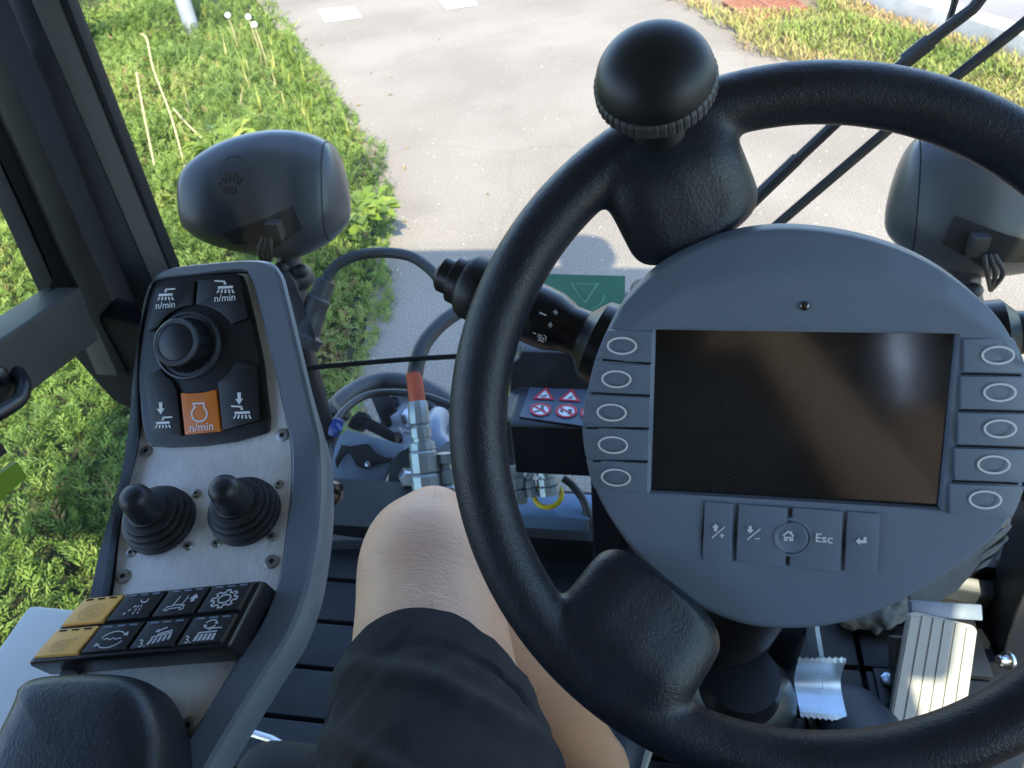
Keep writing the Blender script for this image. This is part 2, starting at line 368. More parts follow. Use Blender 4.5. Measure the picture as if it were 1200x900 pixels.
# ================================================================== DISPLAY UNIT (fixed in the hub)
DSP = Pl(onT(945, 490, .424), RM @ Vector((.975, -.03, .218)), RM @ Vector((-.006, .979, .204)))
du = thing('display_unit', 'round slate grey display with dark screen in the steering wheel hub', 'display', DSP.o)
_out = [(683, 510), (684, 480), (690, 450), (697, 422), (705, 400), (716, 376), (730, 352), (749, 330), (772, 310), (800, 292), (850, 272), (905, 262.5), (960, 264), (1020, 275), (1080, 297), (1130, 330), (1170, 370), (1192, 410), (1203, 450), (1206, 500), (1200, 550), (1186, 593), (1165, 622), (1120, 661), (1060, 700), (990, 728), (920, 736), (860, 728), (800, 700), (750, 655), (715, 605), (693, 560)]
OUT = [Vector(p) for p in resample(spline([tuple(DSP.uv(px, py, -.008)) for px, py in _out], 10, True), 400, True)]
_scr = [DSP.uv(*q) for q in ((768.5, 387.5), (1122, 392.5), (1102, 597), (762.5, 577))]
def scr_at(a, b):  # a right, b down
    return _scr[0].lerp(_scr[1], a).lerp(_scr[3].lerp(_scr[2], a), b)
SC = scr_at(.5, .5)
NA = 240
def rect_pts(grow=0.):
    out = []
    per = [(Vector((0, 0)), Vector((1, 0)), 80), (Vector((1, 0)), Vector((1, 1)), 40), (Vector((1, 1)), Vector((0, 1)), 80), (Vector((0, 1)), Vector((0, 0)), 40)]
    for a, b, n in per:
        for i in range(n):
            q = a.lerp(b, i/n); p = scr_at(q.x, q.y); out.append(p + (p-SC)*grow)
    return out
def ray_out(p):  # outline point in direction of p from SC
    a = math.atan2(p.y-SC.y, p.x-SC.x)
    best = None
    for i in range(len(OUT)):
        q1 = OUT[i]-SC; q2 = OUT[(i+1) % len(OUT)]-SC
        d1 = math.cos(a)*q1.y - math.sin(a)*q1.x; d2 = math.cos(a)*q2.y - math.sin(a)*q2.x
        if d1*d2 <= 0 and (q1.x*math.cos(a)+q1.y*math.sin(a)) > 0:
            t = d1/(d1-d2) if d1 != d2 else 0
            return SC + q1.lerp(q2, t)
    return OUT[0]
_cr = [DSP.uv(*q) for q in ((728, 392), (800, 342), (870, 325), (945, 318), (1040, 326), (1110, 350), (1180, 400))]
def crease(u):
    if u <= _cr[0].x: return _cr[0].y + (u-_cr[0].x)*1.2
    for i in range(len(_cr)-1):
        if u <= _cr[i+1].x:
            t = (u-_cr[i].x)/(_cr[i+1].x-_cr[i].x); return _cr[i].y + (_cr[i+1].y-_cr[i].y)*t
    return _cr[-1].y - (u-_cr[-1].x)*1.2
def hood(p): 
    d = p.y - crease(p.x)
    return -.55*d if d > 0 else 0
def dial_h(p, t):
    e = 1-t
    edge = -.009*(1-min(1, e/.085))**2.2 if e < .085 else 0
    return hood(p) + edge
mb = MB(); rp = rect_pts(); op = [ray_out(p) for p in rp]
rings = []
rings.append([DSP.at(*(p + (p-SC)*.006), -.0065) for p in rp])
rings.append([DSP.at(*p, -.004) for p in rp])
rings.append([DSP.at(*(p + (p-SC)*.010), -.0008) for p in rp])
T = [.06, .1, .16, .24, .32, .4, .48, .56, .64, .71, .77, .82, .86, .89, .915, .935, .95, .962, .972, .981, .988, .994, .998, 1.0]
for t in T:
    rings.append([DSP.at(*(p.lerp(q, t)), dial_h(p.lerp(q, t), t)) for p, q in zip(rp, op)])
for h, s_ in ((-.014, 1.0), (-.022, .985), (-.030, .93), (-.036, .8)):
    rings.append([DSP.at(*(SC + (q-SC)*s_), hood(q)*.9 + h) for q in op])
mb.loft(rings, cap0=False, cap1=True)
housing = part(mb, 'housing', 'dial', du, smooth=50)
mb = MB(); g = rect_pts(.012)
mb.poly([DSP.at(*p, -.0055) for p in g])
part(mb, 'screen', 'screen', du, smooth=0)
mb = MB(); mb.ball(DSP.P(943, 358.5, .0005), (.0026, .0026, .0014), ax=(DSP.u, DSP.v, DSP.n)); part(mb, 'light_sensor', 'screen', du)
# side keys with printed oval rings
def nearest_out_u(v, left):
    best = None
    for i in range(len(OUT)):
        q1, q2 = OUT[i], OUT[(i+1) % len(OUT)]
        if (q1.y-v)*(q2.y-v) <= 0 and q1.y != q2.y:
            x = q1.x + (q2.x-q1.x)*(v-q1.y)/(q2.y-q1.y)
            if best is None or (x < best if left else x > best): best = x
    return best
def side_key(yt, yb, xin, left, oval):
    xo = 715 if left else 1180
    a = DSP.uv(xin, yt + (0 if left else 0)); vt = a.y; b = DSP.uv(xin, yb); vb = b.y
    slope = (DSP.uv(xo, yt).y - vt)/(DSP.uv(xo, yt).x-a.x)
    top = []; K = 8
    pts_o = []
    for i in range(K+1):
        v = vt + (vb-vt)*i/K
        u = nearest_out_u(v, left)
        pts_o.append(Vector((u + (.0012 if left else -.0012), v)))
    inn = [Vector((b.x, vb)), Vector((a.x, vt))]
    pol = pts_o + inn
    def lift(p, h):
        e = abs(p.x - (nearest_out_u(p.y, left) or p.x)); return h + max(dial_h(p, 0), -.001) - .0035*(1-min(1, e/.006))**2
    lo = [DSP.at(*p, -.006) for p in pol]; hi = [DSP.at(*p, lift(p, .0024)) for p in pol]
    m = MB(); m.prism(lo, hi)
    k = part(m, 'side_key', 'dialkey', du, bevel=.0005, smooth=40)
    cx, cy, rx, ry = oval; c = DSP.uv(cx, cy, .0016); t = (DSP.P(cx, cy)-CAM).length*.93
    ru = (DSP.uv(cx+rx, cy)-DSP.uv(cx, cy)).length; rv = (DSP.uv(cx, cy+ry)-DSP.uv(cx, cy)).length
    m = MB(); m.ribbon([DSP.at(c.x+ru*math.cos(2*PI*i/48), c.y+rv*math.sin(2*PI*i/48), .0027) for i in range(48)], DSP.n, .0011, True)
    part(m, 'oval_ring', 'white', k, smooth=0)
for (yt, yb), xi, ov in zip(((388, 424), (427, 461.5), (465, 500), (503.5, 538.5), (542, 576)), (764, 762.5, 761, 760, 759), ((729, 405), (722.5, 444), (717, 483), (718.5, 521), (722, 559))):
    side_key(yt, yb, xi, True, (*ov, 16.6, 9.3))
for (yt, yb), xi, ov in zip(((396.5, 435), (440, 478), (482.5, 519.5), (524, 561), (565.5, 601.5)), (1128, 1124.5, 1121.5, 1117.5, 1112), ((1169, 416), (1171, 459.5), (1171.5, 502), (1164, 544), (1154, 585))):
    side_key(yt, yb, xi, False, (*ov, 18.4, 9.8))
# flat dark ribbons painting the gap shade between neighbouring side keys
for ys, xi, xo in (((425.6, 463.3, 501.8, 540.3), (763, 762, 760.5, 759.5), ((706, 421.5), (693, 460.5), (687, 501.5), (688.5, 540))), ((437.6, 480.3, 521.8, 563.3), (1126, 1123, 1120, 1115), ((1196, 439.5), (1203, 482.5), (1201, 525), (1192, 566.5)))):
    for y_, x_, o_ in zip(ys, xi, xo):
        m = MB(); 
        pa, pb = DSP.uv(x_, y_), DSP.uv(o_[0], o_[1]); ps = []
        for i in range(9):
            p = pa.lerp(pb, i/8); e = abs(p.x - (nearest_out_u(p.y, pb.x < pa.x) or p.x)); ps.append(DSP.at(p.x, p.y, .0007 + dial_h(p, 1 - min(1, e/.0405)) + .0008*(1-min(1, e/.004))))
        m.ribbon(ps, DSP.n, .0011); part(m, 'key_gap_shade', 'dark', du, smooth=0)
# lower keys
def zq(x, y): return (690 + x/3.243, 580 + y/3.243)
def lower_key(quad, mbs=None):
    uv = [DSP.uv(*zq(*q)) for q in quad]
    m = MB()
    hi = [DSP.at(*p, .0024 if i in (1, 2) else .0010) for i, p in enumerate(uv)]
    m.prism([DSP.at(*p, -.006) for p in uv], hi)
    return part(m, 'menu_key', 'dialkey', du, bevel=.0004, smooth=40)
def sym(fn):
    m = MB(); fn(m); return m
def D(x, y, h=.0030): return DSP.P(*zq(x, y), h)
def arrow_up(m, cx, cy, s, flip=1):
    m.poly([D(cx+a*s, cy+b*s*flip) for a, b in ((0, -14), (14, 0), (6, 0), (6, 14), (-6, 14), (-6, 0), (-14, 0))])
k1 = lower_key(((442, 22), (548, 30), (540, 252), (432, 243)))
m = MB(); arrow_up(m, 482, 124, 1.0); m.ribbon([D(517, 121), D(468, 164)], DSP.n, .0007); m.ribbon([D(497, 155), D(515, 155)], DSP.n, .0007); m.ribbon([D(506, 146), D(506, 165)], DSP.n, .0007); part(m, 'symbol', 'white', k1, smooth=0)
k2 = lower_key(((570, 32), (752, 44), (744, 268), (560, 253)))
m = MB(); arrow_up(m, 613, 132, 1.0, -1); m.ribbon([D(652, 129), D(602, 170)], DSP.n, .0007); m.ribbon([D(632, 166), D(652, 167)], DSP.n, .0007); part(m, 'symbol', 'white', k2, smooth=0)
k3 = lower_key(((774, 46), (962, 58), (952, 286), (762, 270)))
m = MB(); e = D(894, 167); m.text('Esc', e, (DSP.P(*zq(930, 171), .0030)-e).normalized(), DSP.v, .0072, bold=.018); part(m, 'symbol', 'white', k3, smooth=0)
k4 = lower_key(((982, 60), (1102, 68), (1092, 296), (970, 286)))
m = MB(); m.poly([D(1014, 176), D(1030, 162), D(1030, 171), D(1044, 172), D(1044, 160), D(1056, 161), D(1056, 184), D(1030, 183), D(1030, 190)]); part(m, 'symbol', 'white', k4, smooth=0)
for a_, b_ in (((437, 24), (427, 244)), ((561, 30), (551, 254)), ((767, 42), (764, 88)), ((755, 226), (753, 270)), ((974, 58), (962, 288))):
    m = MB(); pa, pb = DSP.P(*zq(*a_), .0008), DSP.P(*zq(*b_), .0008); w_ = DSP.u*.0006; mid = pa.lerp(pb, .55)
    m.poly([pa, mid - w_, pb, mid + w_*1.2]); part(m, 'key_gap_shade', 'dark', du, smooth=0, recalc=False)  # dark slivers painting the shade in the gaps of the lower keys
hc = DSP.uv(*zq(765, 157)); m = MB()
m.lathe(DSP.at(hc.x, hc.y, 0), DSP.n, [(.0118, -.002), (.0118, .0012), (.0113, .0019), (.0103, .0019), (.0098, .0006), (.0094, .0006), (.0092, .0022), (.0086, .0030), (.0055, .0019), (.0001, .0014)], 48)
hk = part(m, 'home_key', 'dialkey', du, smooth=40)
m = MB(); H = lambda x, y: D(x, y, .0036)
m.ribbon([H(738, 155), H(758, 139), H(779, 157)], DSP.n, .0009); m.ribbon([H(744, 157), H(744, 172), H(752, 172), H(752, 162), H(765, 162), H(765, 173), H(773, 173), H(773, 158)], DSP.n, .0008); m.ribbon([H(770, 138), H(770, 147)], DSP.n, .0009)
part(m, 'symbol', 'white', hk, smooth=0)
# ================================================================== COLUMN AND STALKS
hub = DSP.at(SC.x, SC.y, -.034)
cb = Vector((.10, .64, .69)); m = MB()
m.lathe(hub, (cb-hub), [(.03, .022), (.045, .03), (.045, .05), (.042, .12), (.045, .26), (.055, .30), (.075, .36), (.085, (cb-hub).length-.03), (.088, (cb-hub).length+.03)], 32)
col = thing('steering_column', 'black steering column boot rising from the floor under the display', 'steering column', cb)
part(m, 'column_tube', 'matte', col, smooth=40)
m = MB(); m.box((.09, .66, .70), (.26, .13, .16)); part(m, 'column_cover', 'black', col, bevel=.02, bseg=4)
m = MB(); q = onT(882, 765, .86); m.lathe(Vector((q.x, q.y+.04, .632)), (0, -.12, 1), [(.075, 0), (.075, .05), (.068, .066), (.05, .085), (.045, .12)], 40); part(m, 'column_foot', 'black', col)
A = onT(705, 402, .50); B = onT(531, 326, .525); ax = B-A; LL = ax.length
st = thing('column_stalk', 'black wiper and indicator stalk with white symbols beside the left rim', 'stalk', A, None)
m = MB(); s_ = LL/.105
P = [(.027, -.02), (.0275, -.004), (.0268, .004), (.022, .008), (.0162, .0125), (.0157, .022), (.0175, .026), (.0198, .033), (.0205, .042), (.0205, .0515)]
m.lathe(A, ax, [(r, h*s_) for r, h in P], 40); part(m, 'stalk_body', 'black', st, smooth=30)
m = MB(); m.lathe(A, ax, [(r, h*s_) for r, h in ((.0195, .0518), (.0208, .0524), (.0208, .0655), (.0200, .0665), (.0185, .078))], 40); part(m, 'rotary_sleeve', 'black', st, smooth=30)
m = MB(); m.lathe(A, ax, [(r, h*s_) for r, h in ((.018, .078), (.0215, .0795), (.0225, .083), (.0225, .091), (.0205, .0945), (.0172, .0955), (.0172, .0975))], 80, rfun=lambda j, k: .985 if (j % 2 and 2 <= k <= 3) else 1); part(m, 'collar', 'matte', st, smooth=30)
m = MB(); m.lathe(A, ax, [(r, h*s_) for r, h in ((.0165, .0975), (.0165, .103), (.0125, .105), (.0125, .112), (.0105, .114))], 32); bt = part(m, 'end_button', 'black', st, smooth=30)
bv1 = bvh_of(bpy.data.objects['stalk_body']); bv2 = bvh_of(bpy.data.objects['rotary_sleeve'])
def S(bv, x, y):
    return onS(bv, 520 + x*.18333, 290 + y*.18333, .0004)
def stalk_poly(m, bv, pts, ):
    q = [S(bv, *p)[0] for p in pts]
    if None not in q: m.poly(q)
def stalk_line(m, bv, pts, w, closed=False):
    q = [S(bv, *p) for p in pts]; q = [a for a in q if a[0] is not None]
    if len(q) > 1: m.ribbon([a[0] for a in q], q[0][1], w, closed)
m = MB()
c_, s2 = .94, .34
def rot(cx, cy, L_): return [(cx + a*c_ - b*s2*-1*-1, cy + a*s2 + b*c_) for a, b in L_]
stalk_poly(m, bv1, [(715, 395), (734, 420), (724, 420), (722, 432), (706, 428), (708, 416), (696, 413)])
stalk_poly(m, bv1, [(680, 515), (664, 492), (674, 491), (676, 477), (690, 480), (690, 494), (699, 497)])
stalk_line(m, bv1, [(612, 416), (655, 434)], .0011)
stalk_line(m, bv1, [(613+11*math.cos(a), 567+9*math.sin(a)) for a in [2*PI*i/10 for i in range(10)]], .0007, True)
stalk_line(m, bv1, [(640, 560), (655, 572), (650, 600)], .0007); stalk_line(m, bv1, [(600, 590), (640, 606)], .0008); stalk_line(m, bv1, [(570, 545), (590, 553)], .0007); stalk_line(m, bv1, [(625, 575), (640, 580), (632, 595), (610, 585), (618, 572)], .0007)
part(m, 'symbol', 'white', bpy.data.objects['stalk_body'], smooth=0, recalc=False)
m = MB()
stalk_line(m, bv2, [(532+19*math.cos(a), 371+22*math.sin(a)) for a in [2*PI*i/14 for i in range(14)]], .0009, True)
stalk_line(m, bv2, [(558, 290), (575, 288), (578, 305), (562, 318)], .0009); stalk_line(m, bv2, [(480, 452), (516, 464)], .001); stalk_line(m, bv2, [(516, 457), (512, 470)], .001)
stalk_line(m, bv2, [(458, 515), (494, 528)], .001); stalk_line(m, bv2, [(455, 524), (491, 536)], .001)
part(m, 'symbol', 'white', bpy.data.objects['rotary_sleeve'], smooth=0, recalc=False)
# right-hand stalk
A2 = onT(1165, 392, .49); B2 = A2 + Vector((.16, -.01, .03)); m = MB()
m.lathe(A2, B2-A2, [(.022, -.02), (.022, .004), (.014, .012), (.012, .03), (.015, .05), (.0165, .11), (.015, .15), (.009, .16)], 32)
s2o = thing('drive_stalk', 'black drive stalk emerging right of the display behind the wheel', 'stalk', A2); part(m, 'stalk_body', 'black', s2o)
m = MB(); m.lathe(B2, B2-A2, [(.015, -.004), (.016, .0), (.016, .016), (.011, .02)], 32); part(m, 'end_button', 'black', s2o)
# ================================================================== LEFT CONTROL CONSOLE
CR = onX(346, 527, -.24)                       # crease between lower and upper deck
a2, a1 = math.radians(15), math.radians(43)
d2 = Vector((0, math.cos(a2), math.sin(a2))); d1 = Vector((0, math.cos(a1), math.sin(a1)))
n2 = Vector((0, -math.sin(a2), math.cos(a2))); n1 = Vector((0, -math.sin(a1), math.cos(a1)))
XH = Vector((1, 0, 0))
P1 = Pl(CR, XH, d1); P2 = Pl(CR, XH, d2)
def c_uv(px, py, h=0):
    q = P1.uv(px, py, h)
    return q if q.y >= 0 else P2.uv(px, py, h)
BW = .016
def c_at(u, v, h=0):
    o = Vector((CR.x+u, CR.y, CR.z))
    if abs(v) < BW:
        t = (v+BW)/(2*BW); p = d1*((v+BW)**2/(4*BW)) - d2*((BW-v)**2/(4*BW)); n = n2.lerp(n1, t).normalized()
    elif v > 0: p = d1*v; n = n1
    else: p = d2*v; n = n2
    return o + p + n*h
def CP(px, py, h=0): q = c_uv(px, py, h); return c_at(q.x, q.y, h)
con = thing('control_console', 'grey armrest console with brushed steel deck left of the driver', 'console', c_at(-.06, -.1, -.06))
_inn = [(165, 990), (180, 955), (209, 898), (246, 838), (284, 775), (311, 733), (328, 690), (335, 660), (340, 620), (344.5, 580), (346, 540), (344, 515), (337, 480), (322, 415), (306, 352), (298, 328), (286, 319), (230, 325), (190, 331), (178, 350), (170, 395), (166, 445), (165.5, 480), (165, 510), (158, 544), (146, 589), (136, 647), (128, 700), (108, 760), (70, 830), (30, 900), (-10, 990)]
_outr = [(205, 990), (222, 945), (243, 902), (272, 852), (311, 790), (340, 745), (358, 700), (367, 660), (373, 620), (376, 580), (376, 540), (373, 510), (364, 472), (349, 408), (334, 345), (325, 318), (304, 306), (243, 309), (196, 316), (177, 334), (166, 375), (158, 430), (153, 480), (149, 520), (140, 565), (126, 615), (113, 660), (104, 700), (82, 765), (44, 835), (0, 905), (-45, 990)]
NI = len(_inn)
inn = [c_uv(*q) for q in _inn]; outr = [c_uv(*q, .008) for q in _outr]
inn = [Vector((p.x, p.y, 0)) for p in spline([(p.x, p.y, 0) for p in inn], 5)]; outr = [Vector((p.x, p.y, 0)) for p in spline([(p.x, p.y, 0) for p in outr], 5)]
mb = MB(); n_ = len(inn); rings = []
def offset(i, k):
    a = outr[max(0, i-2)]; b = outr[min(n_-1, i+2)]; t = (b-a).normalized(); return outr[i] + Vector((t.y, -t.x, 0))*k
for lev in range(10):
    rg = []
    for i in range(n_):
        I, O = inn[i], outr[i]
        if lev == 0: q, h = I, -.003
        elif lev == 1: q, h = I, .0055
        elif lev == 2: q, h = I.lerp(O, .10), .0075
        elif lev == 3: q, h = I.lerp(O, .88), .0088
        elif lev == 4: q, h = I.lerp(O, 1.0), .0074
        else:
            kw = 1 - sm(-.015, .045, O.y)      # the side wall tucks under towards the top end
            if lev == 5: q, h = offset(i, .0012), .0048
            elif lev == 6: q, h = offset(i, .0024*kw), .001
            elif lev == 7: q, h = offset(i, .0026*kw - .005*(1-kw)), -.004
            elif lev == 8: q, h = offset(i, .0012*kw - .014*(1-kw)), -.016
            else: q, h = offset(i, -.012 - .012*(1-kw)), -.024
        rg.append(c_at(q.x, q.y, h))
    rings.append(rg)
mb.loft(rings, closed=False, cap0=False, cap1=False)
# underside and back end of the casting
cen = []
for v in [outr[0].y + (max(p.y for p in outr)-.012-outr[0].y)*i/24 for i in range(25)]:
    cen.append(v)
def u_range(poly, v):
    xs = []
    for i in range(len(poly)):
        a, b = poly[i], poly[(i+1) % len(poly)]
        if (a.y-v)*(b.y-v) <= 0 and a.y != b.y: xs.append(a.x + (b.x-a.x)*(v-a.y)/(b.y-a.y))
    return (min(xs), max(xs)) if xs else None
o8 = [offset(i, -.012) for i in range(n_)]
und = [[c_at(u, v, -.0235) for u in u_range(o8, v)] for v in cen if u_range(o8, v)]
mb.loft(und, closed=False, cap0=False, cap1=False)
mb.poly([c_at(outr[0].x, outr[0].y, .008), c_at(outr[0].x, outr[0].y, -.0235), c_at(outr[-1].x, outr[-1].y, -.0235), c_at(outr[-1].x, outr[-1].y, .008)])
fr = part(mb, 'frame', 'frame', con, smooth=32)
m = MB(); m.loft([[c_at(p.x, p.y, .0008) for p in inn], [c_at((p + (q-p).normalized()*-.0024).x, (p + (q-p).normalized()*-.0024).y, .0008) for p, q in zip(inn, outr)]], closed=False, cap0=False, cap1=False); part(m, 'deck_gap', 'dark', con, smooth=0)
mb = MB(); vs = [min(p.y for p in inn)+.001 + (max(p.y for p in inn)-min(p.y for p in inn)-.002)*i/90 for i in range(91)]
rows = [[c_at(r_[0]-.003 + (r_[1]-r_[0]+.006)*k/6, v, 0) for k in range(7)] for v in vs for r_ in [u_range(inn, v)] if r_]
mb.loft(rows, closed=False, cap0=False, cap1=False); part(mb, 'steel_deck', 'steel', con, smooth=60)
def screw_mesh(r):
    m = MB(); o = Vector((0, 0, 0)); z = Vector((0, 0, 1))
    m.lathe(o, z, [(r, -.0005), (r, .0004), (r*.90, .0008), (r*.6, .0010)], 28)
    k = len(m.f)
    star = [Vector((math.cos(a)*r*(.46 if i % 2 else .30), math.sin(a)*r*(.46 if i % 2 else .30),   .0011)) for i, a in enumerate([2*PI*i/12 for i in range(12)])]
    m.poly(star, mi=1); return mesh_from(m, 'screw', ['screwm', 'dark'], smooth=30, recalc=False)
sm_big, sm_small = screw_mesh(.0047), screw_mesh(.0032)
for px, py, big in ((172, 529, 1), (331, 510, 1), (230, 578, 0), (327, 567.5, 0), (220, 640, 0), (253, 637, 0), (319, 629, 0), (153, 647.5, 0), (144.5, 675.5, 1), (318.6, 658, 1), (221, 850, 1)):
    o = bpy.data.objects.new('screw', sm_big if big else sm_small); COL.objects.link(o); o.parent = con
    q = c_uv(px, py); n = n1 if q.y > 0 else n2
    o.matrix_local = Matrix.Translation(CP(px, py, .0004)-W[con.name]) @ n.to_track_quat('Z', 'Y').to_matrix().to_4x4() @ Matrix.Rotation(random.random()*6, 4, 'Z')
# side knob
q = onT(391, 576, .59); m = MB(); m.lathe(q + Vector((-.02, 0, 0)), (1, -.15, .1), [(.005, 0), (.005, .008), (.0085, .010), (.0102, .014), (.0102, .021), (.008, .026), (.003, .028)], 20, rfun=lambda j, k: .93 if j % 4 == 0 else 1)
part(m, 'side_knob', mat('gloss black knob', (.01, .01, .011), .12), con, smooth=40)
# ------------------------------------------------------------------ rotary keypad
def z2(x, y): return (130 + x/4, 300 + y/4)
def KP(x, y, h=.0): return P1.P(*z2(x, y), h)
kp = thing('rotary_keypad', 'black keypad with rotary knob and one orange key on console top', 'keypad', KP(340, 420))
base = [(150, 560), (152, 470), (160, 380), (185, 240), (212, 140), (222, 122), (400, 98), (600, 88), (622, 96), (640, 140), (680, 300), (722, 500), (752, 760), (748, 815), (735, 832), (600, 872), (450, 893), (300, 900), (215, 893), (188, 870), (168, 780)]
m = MB(); bl = [KP(x, y, 0) for x, y in base]; c0 = sum(bl, Vector())/len(bl)
rg = [[p for p in bl], [p + P1.n*.0045 for p in bl], [c0 + (p-c0)*.985 + P1.n*.0062 for p in bl], [c0 + (p-c0)*.94 + P1.n*.0066 for p in bl]]
m.loft(rg); part(m, 'base', 'black', kp, smooth=35)
def key(pts, name='key', mt='matte', h=.0095, lo=.006):
    m = MB(); m.prism([P1.P(*z2(x, y), h) - P1.n*(h-lo+.002) for x, y in pts], [P1.P(*z2(x, y), h) for x, y in pts])
    return part(m, name, mt, kp, bevel=.0007, smooth=35)
def arcp(cx, cy, rx, ry, a0, a1, n=8): return [(cx + rx*math.cos(math.radians(a0+(a1-a0)*i/n)), cy - ry*math.sin(math.radians(a0+(a1-a0)*i/n))) for i in range(n+1)]
KTL = key([(215, 150), (392, 116), (385, 228)] + arcp(390, 425, 192, 196, 98, 152, 8) + [(172, 352)])
KTR = key([(408, 114), (608, 100), (642, 290), (585, 312)] + arcp(390, 425, 206, 198, 32, 88, 8))
KBL = key([(156, 572), (245, 520)] + arcp(390, 425, 190, 192, 208, 236, 5)[1:] + [(306, 628), (330, 842), (192, 822)])
KBR = key([(602, 492), (684, 516), (697, 768), (522, 818), (502, 598)] + arcp(390, 425, 206, 196, 302, 336, 5))
KOR = key([(326, 642)] + [(326+ (164)*t, 642 - 16*t + 8*math.sin(PI*t)) for t in (.25, .5, .75)] + [(490, 626), (512, 822), (346, 838)], 'orange_key', 'orange', .0098)
def kline(m, pts, w, h=.0100, closed=False): m.ribbon([KP(x, y, h) for x, y in pts], P1.n, w, closed)
def kpoly(m, pts, h=.0100): m.poly([KP(x, y, h) for x, y in pts])
def brush(m, cx, cy, w, flip=1, up=True, line=kline, pol=kpoly, H=(0, -1), ww=.0011):
    """row of bristles under a bar, a thin line with a small triangle above; drawn in picture units of its key"""
    f = flip
    pol(m, [(cx-w*.42, cy-w*.10), (cx+w*.46, cy-w*.10-w*.04), (cx+w*.46, cy+w*.05-w*.04), (cx-w*.42, cy+w*.05)])
    for i in range(5):
        x0 = cx - w*.36 + i*w*.19; dx = (i-2)*w*.05; e_ = .30
        pol(m, [(x0-w*.045, cy+w*.09), (x0+w*.055, cy+w*.08), (x0+w*.055+dx, cy+w*(e_-.01)), (x0-w*.055+dx, cy+w*e_)])
    line(m, [(cx + f*w*.62, cy-w*.42), (cx - f*w*.0, cy-w*.38)], ww)
    pol(m, [(cx - f*w*.08, cy-w*.20), (cx + f*w*.10, cy-w*.22), (cx + f*w*.02, cy-w*.46)])
def ktext(m, t, cx, cy, ang, size):
    o = KP(cx, cy, .0100); ux = (KP(cx+40, cy-40*math.tan(ang), .01)-o).normalized(); m.text(t, o, ux, P1.n.cross(ux), size)
m = MB(); brush(m, 255, 185, 74, 1); ktext(m, 'n/min', 255, 231, .08, .0070); part(m, 'symbol', 'white', KTL, smooth=0, recalc=False)
m = MB(); brush(m, 535, 150, 80, -1); ktext(m, 'n/min', 534, 197, .08, .0074); part(m, 'symbol', 'white', KTR, smooth=0, recalc=False)
def down_arrow(m, cx, cy): kpoly(m, [(cx, cy+28), (cx-19, cy+2), (cx-7, cy+2), (cx-9, cy-28), (cx+8, cy-29), (cx+8, cy+1), (cx+19, cy)])
m = MB(); brush(m, 242, 785, 72, 1); down_arrow(m, 233, 714); part(m, 'symbol', 'white', KBL, smooth=0, recalc=False)
m = MB(); brush(m, 614, 738, 82, -1); down_arrow(m, 601, 668); part(m, 'symbol', 'white', KBR, smooth=0, recalc=False)
m = MB()
kline(m, [(386, 692), (389, 706)] + [(414+36*math.cos(math.radians(a)), 740-36*math.sin(math.radians(a))) for a in range(122, 420, 18)] + [(436, 702), (435, 690)], .0011, .0103, True)
o = KP(424, 803, .0103); ux = (KP(470, 799, .0103)-o).normalized(); m.text('n/min', o, ux, P1.n.cross(ux), .0083)
part(m, 'symbol', 'white', KOR, smooth=0, recalc=False)
kc = KP(388, 428); m = MB()
m.lathe(kc, P1.n, [(.0255, .002), (.0255, .0078), (.0243, .0096), (.0232, .0098), (.0222, .0080), (.021, .0080)], 64); kb = part(m, 'knob_ring', 'knobgrey', kp, smooth=35)
m = MB(); m.lathe(kc, P1.n, [(.0205, .006), (.0192, .0125), (.0168, .0205), (.0160, .0212)], 72, rfun=lambda j, k: 1-(.045 if j % 6 == 0 else 0)); kn2 = part(m, 'rotary_knob', 'black', kp, smooth=30)
m = MB(); m.lathe(kc, P1.n, [(.0150, .0195), (.0168, .0207), (.0170, .0222), (.0160, .0230), (.0138, .0229), (.0132, .0222)], 64); part(m, 'knob_collar', 'knobgrey', kn2, smooth=40)
m = MB(); m.lathe(kc, P1.n, [(.0132, .0215), (.0132, .0222), (.0127, .0226), (.0001, .0226)], 64); part(m, 'knob_cap', 'knob', kn2, smooth=40)
# ------------------------------------------------------------------ joysticks
def joystick(px, py, label, tilt):
    o = CP(px, py); j = bpy.data.objects.new('joystick', None); COL.objects.link(j); j.empty_display_size = .02
    j.matrix_world = Matrix.Translation(o) @ Matrix((XH, d2, n2)).transposed().to_4x4(); W[j.name] = Vector((0, 0, 0))
    tag(j, label, 'joystick', 'black joysticks on the console')
    return j
j1 = joystick(190, 612, 'black rubber joystick left of the other, beside the deck\'s left rail', 0)
m = MB(); z = Vector((0, 0, 1))
m.lathe((0, 0, 0), z, [(.0230, 0), (.0238, .0008), (.0238, .0042), (.0230, .0050), (.0214, .0053), (.0214, .0062), (.0228, .0066), (.0228, .0092), (.0218, .0100), (.0196, .0103), (.0196, .0112), (.0206, .0116), (.0204, .0136), (.0194, .0144), (.0170, .0147), (.0170, .0155), (.0180, .0159), (.0176, .0176), (.0160, .0184), (.0130, .0188), (.0128, .0205), (.0118, .0212), (.0095, .0214)], 48)
bt = part(m, 'boot', 'rubber', j1, local=True, smooth=35)
m = MB(); m.lathe((0, 0, .017), Vector((-.03, .03, 1)), [(.0125, 0), (.0114, .006), (.0107, .011), (.0103, .0155), (.0096, .0195), (.0080, .0225), (.0055, .0242), (.002, .0249)], 36)
part(m, 'stick', 'knob', j1, local=True, smooth=50)
j2 = copy_tree(j1); j2['label'] = 'black rubber joystick on the steel deck nearer the driver\'s knee'
j2.matrix_world = Matrix.Translation(CP(289, 602)) @ Matrix((XH, d2, n2)).transposed().to_4x4()
# ------------------------------------------------------------------ eight key block
q4 = [(100, 700.5), (306.5, 680), (266.5, 758), (32.5, 776.5)]
BP = Pl(CP(170, 730, .026), (P2.P(290, 715, .026)-P2.P(80, 735, .026)), d2)
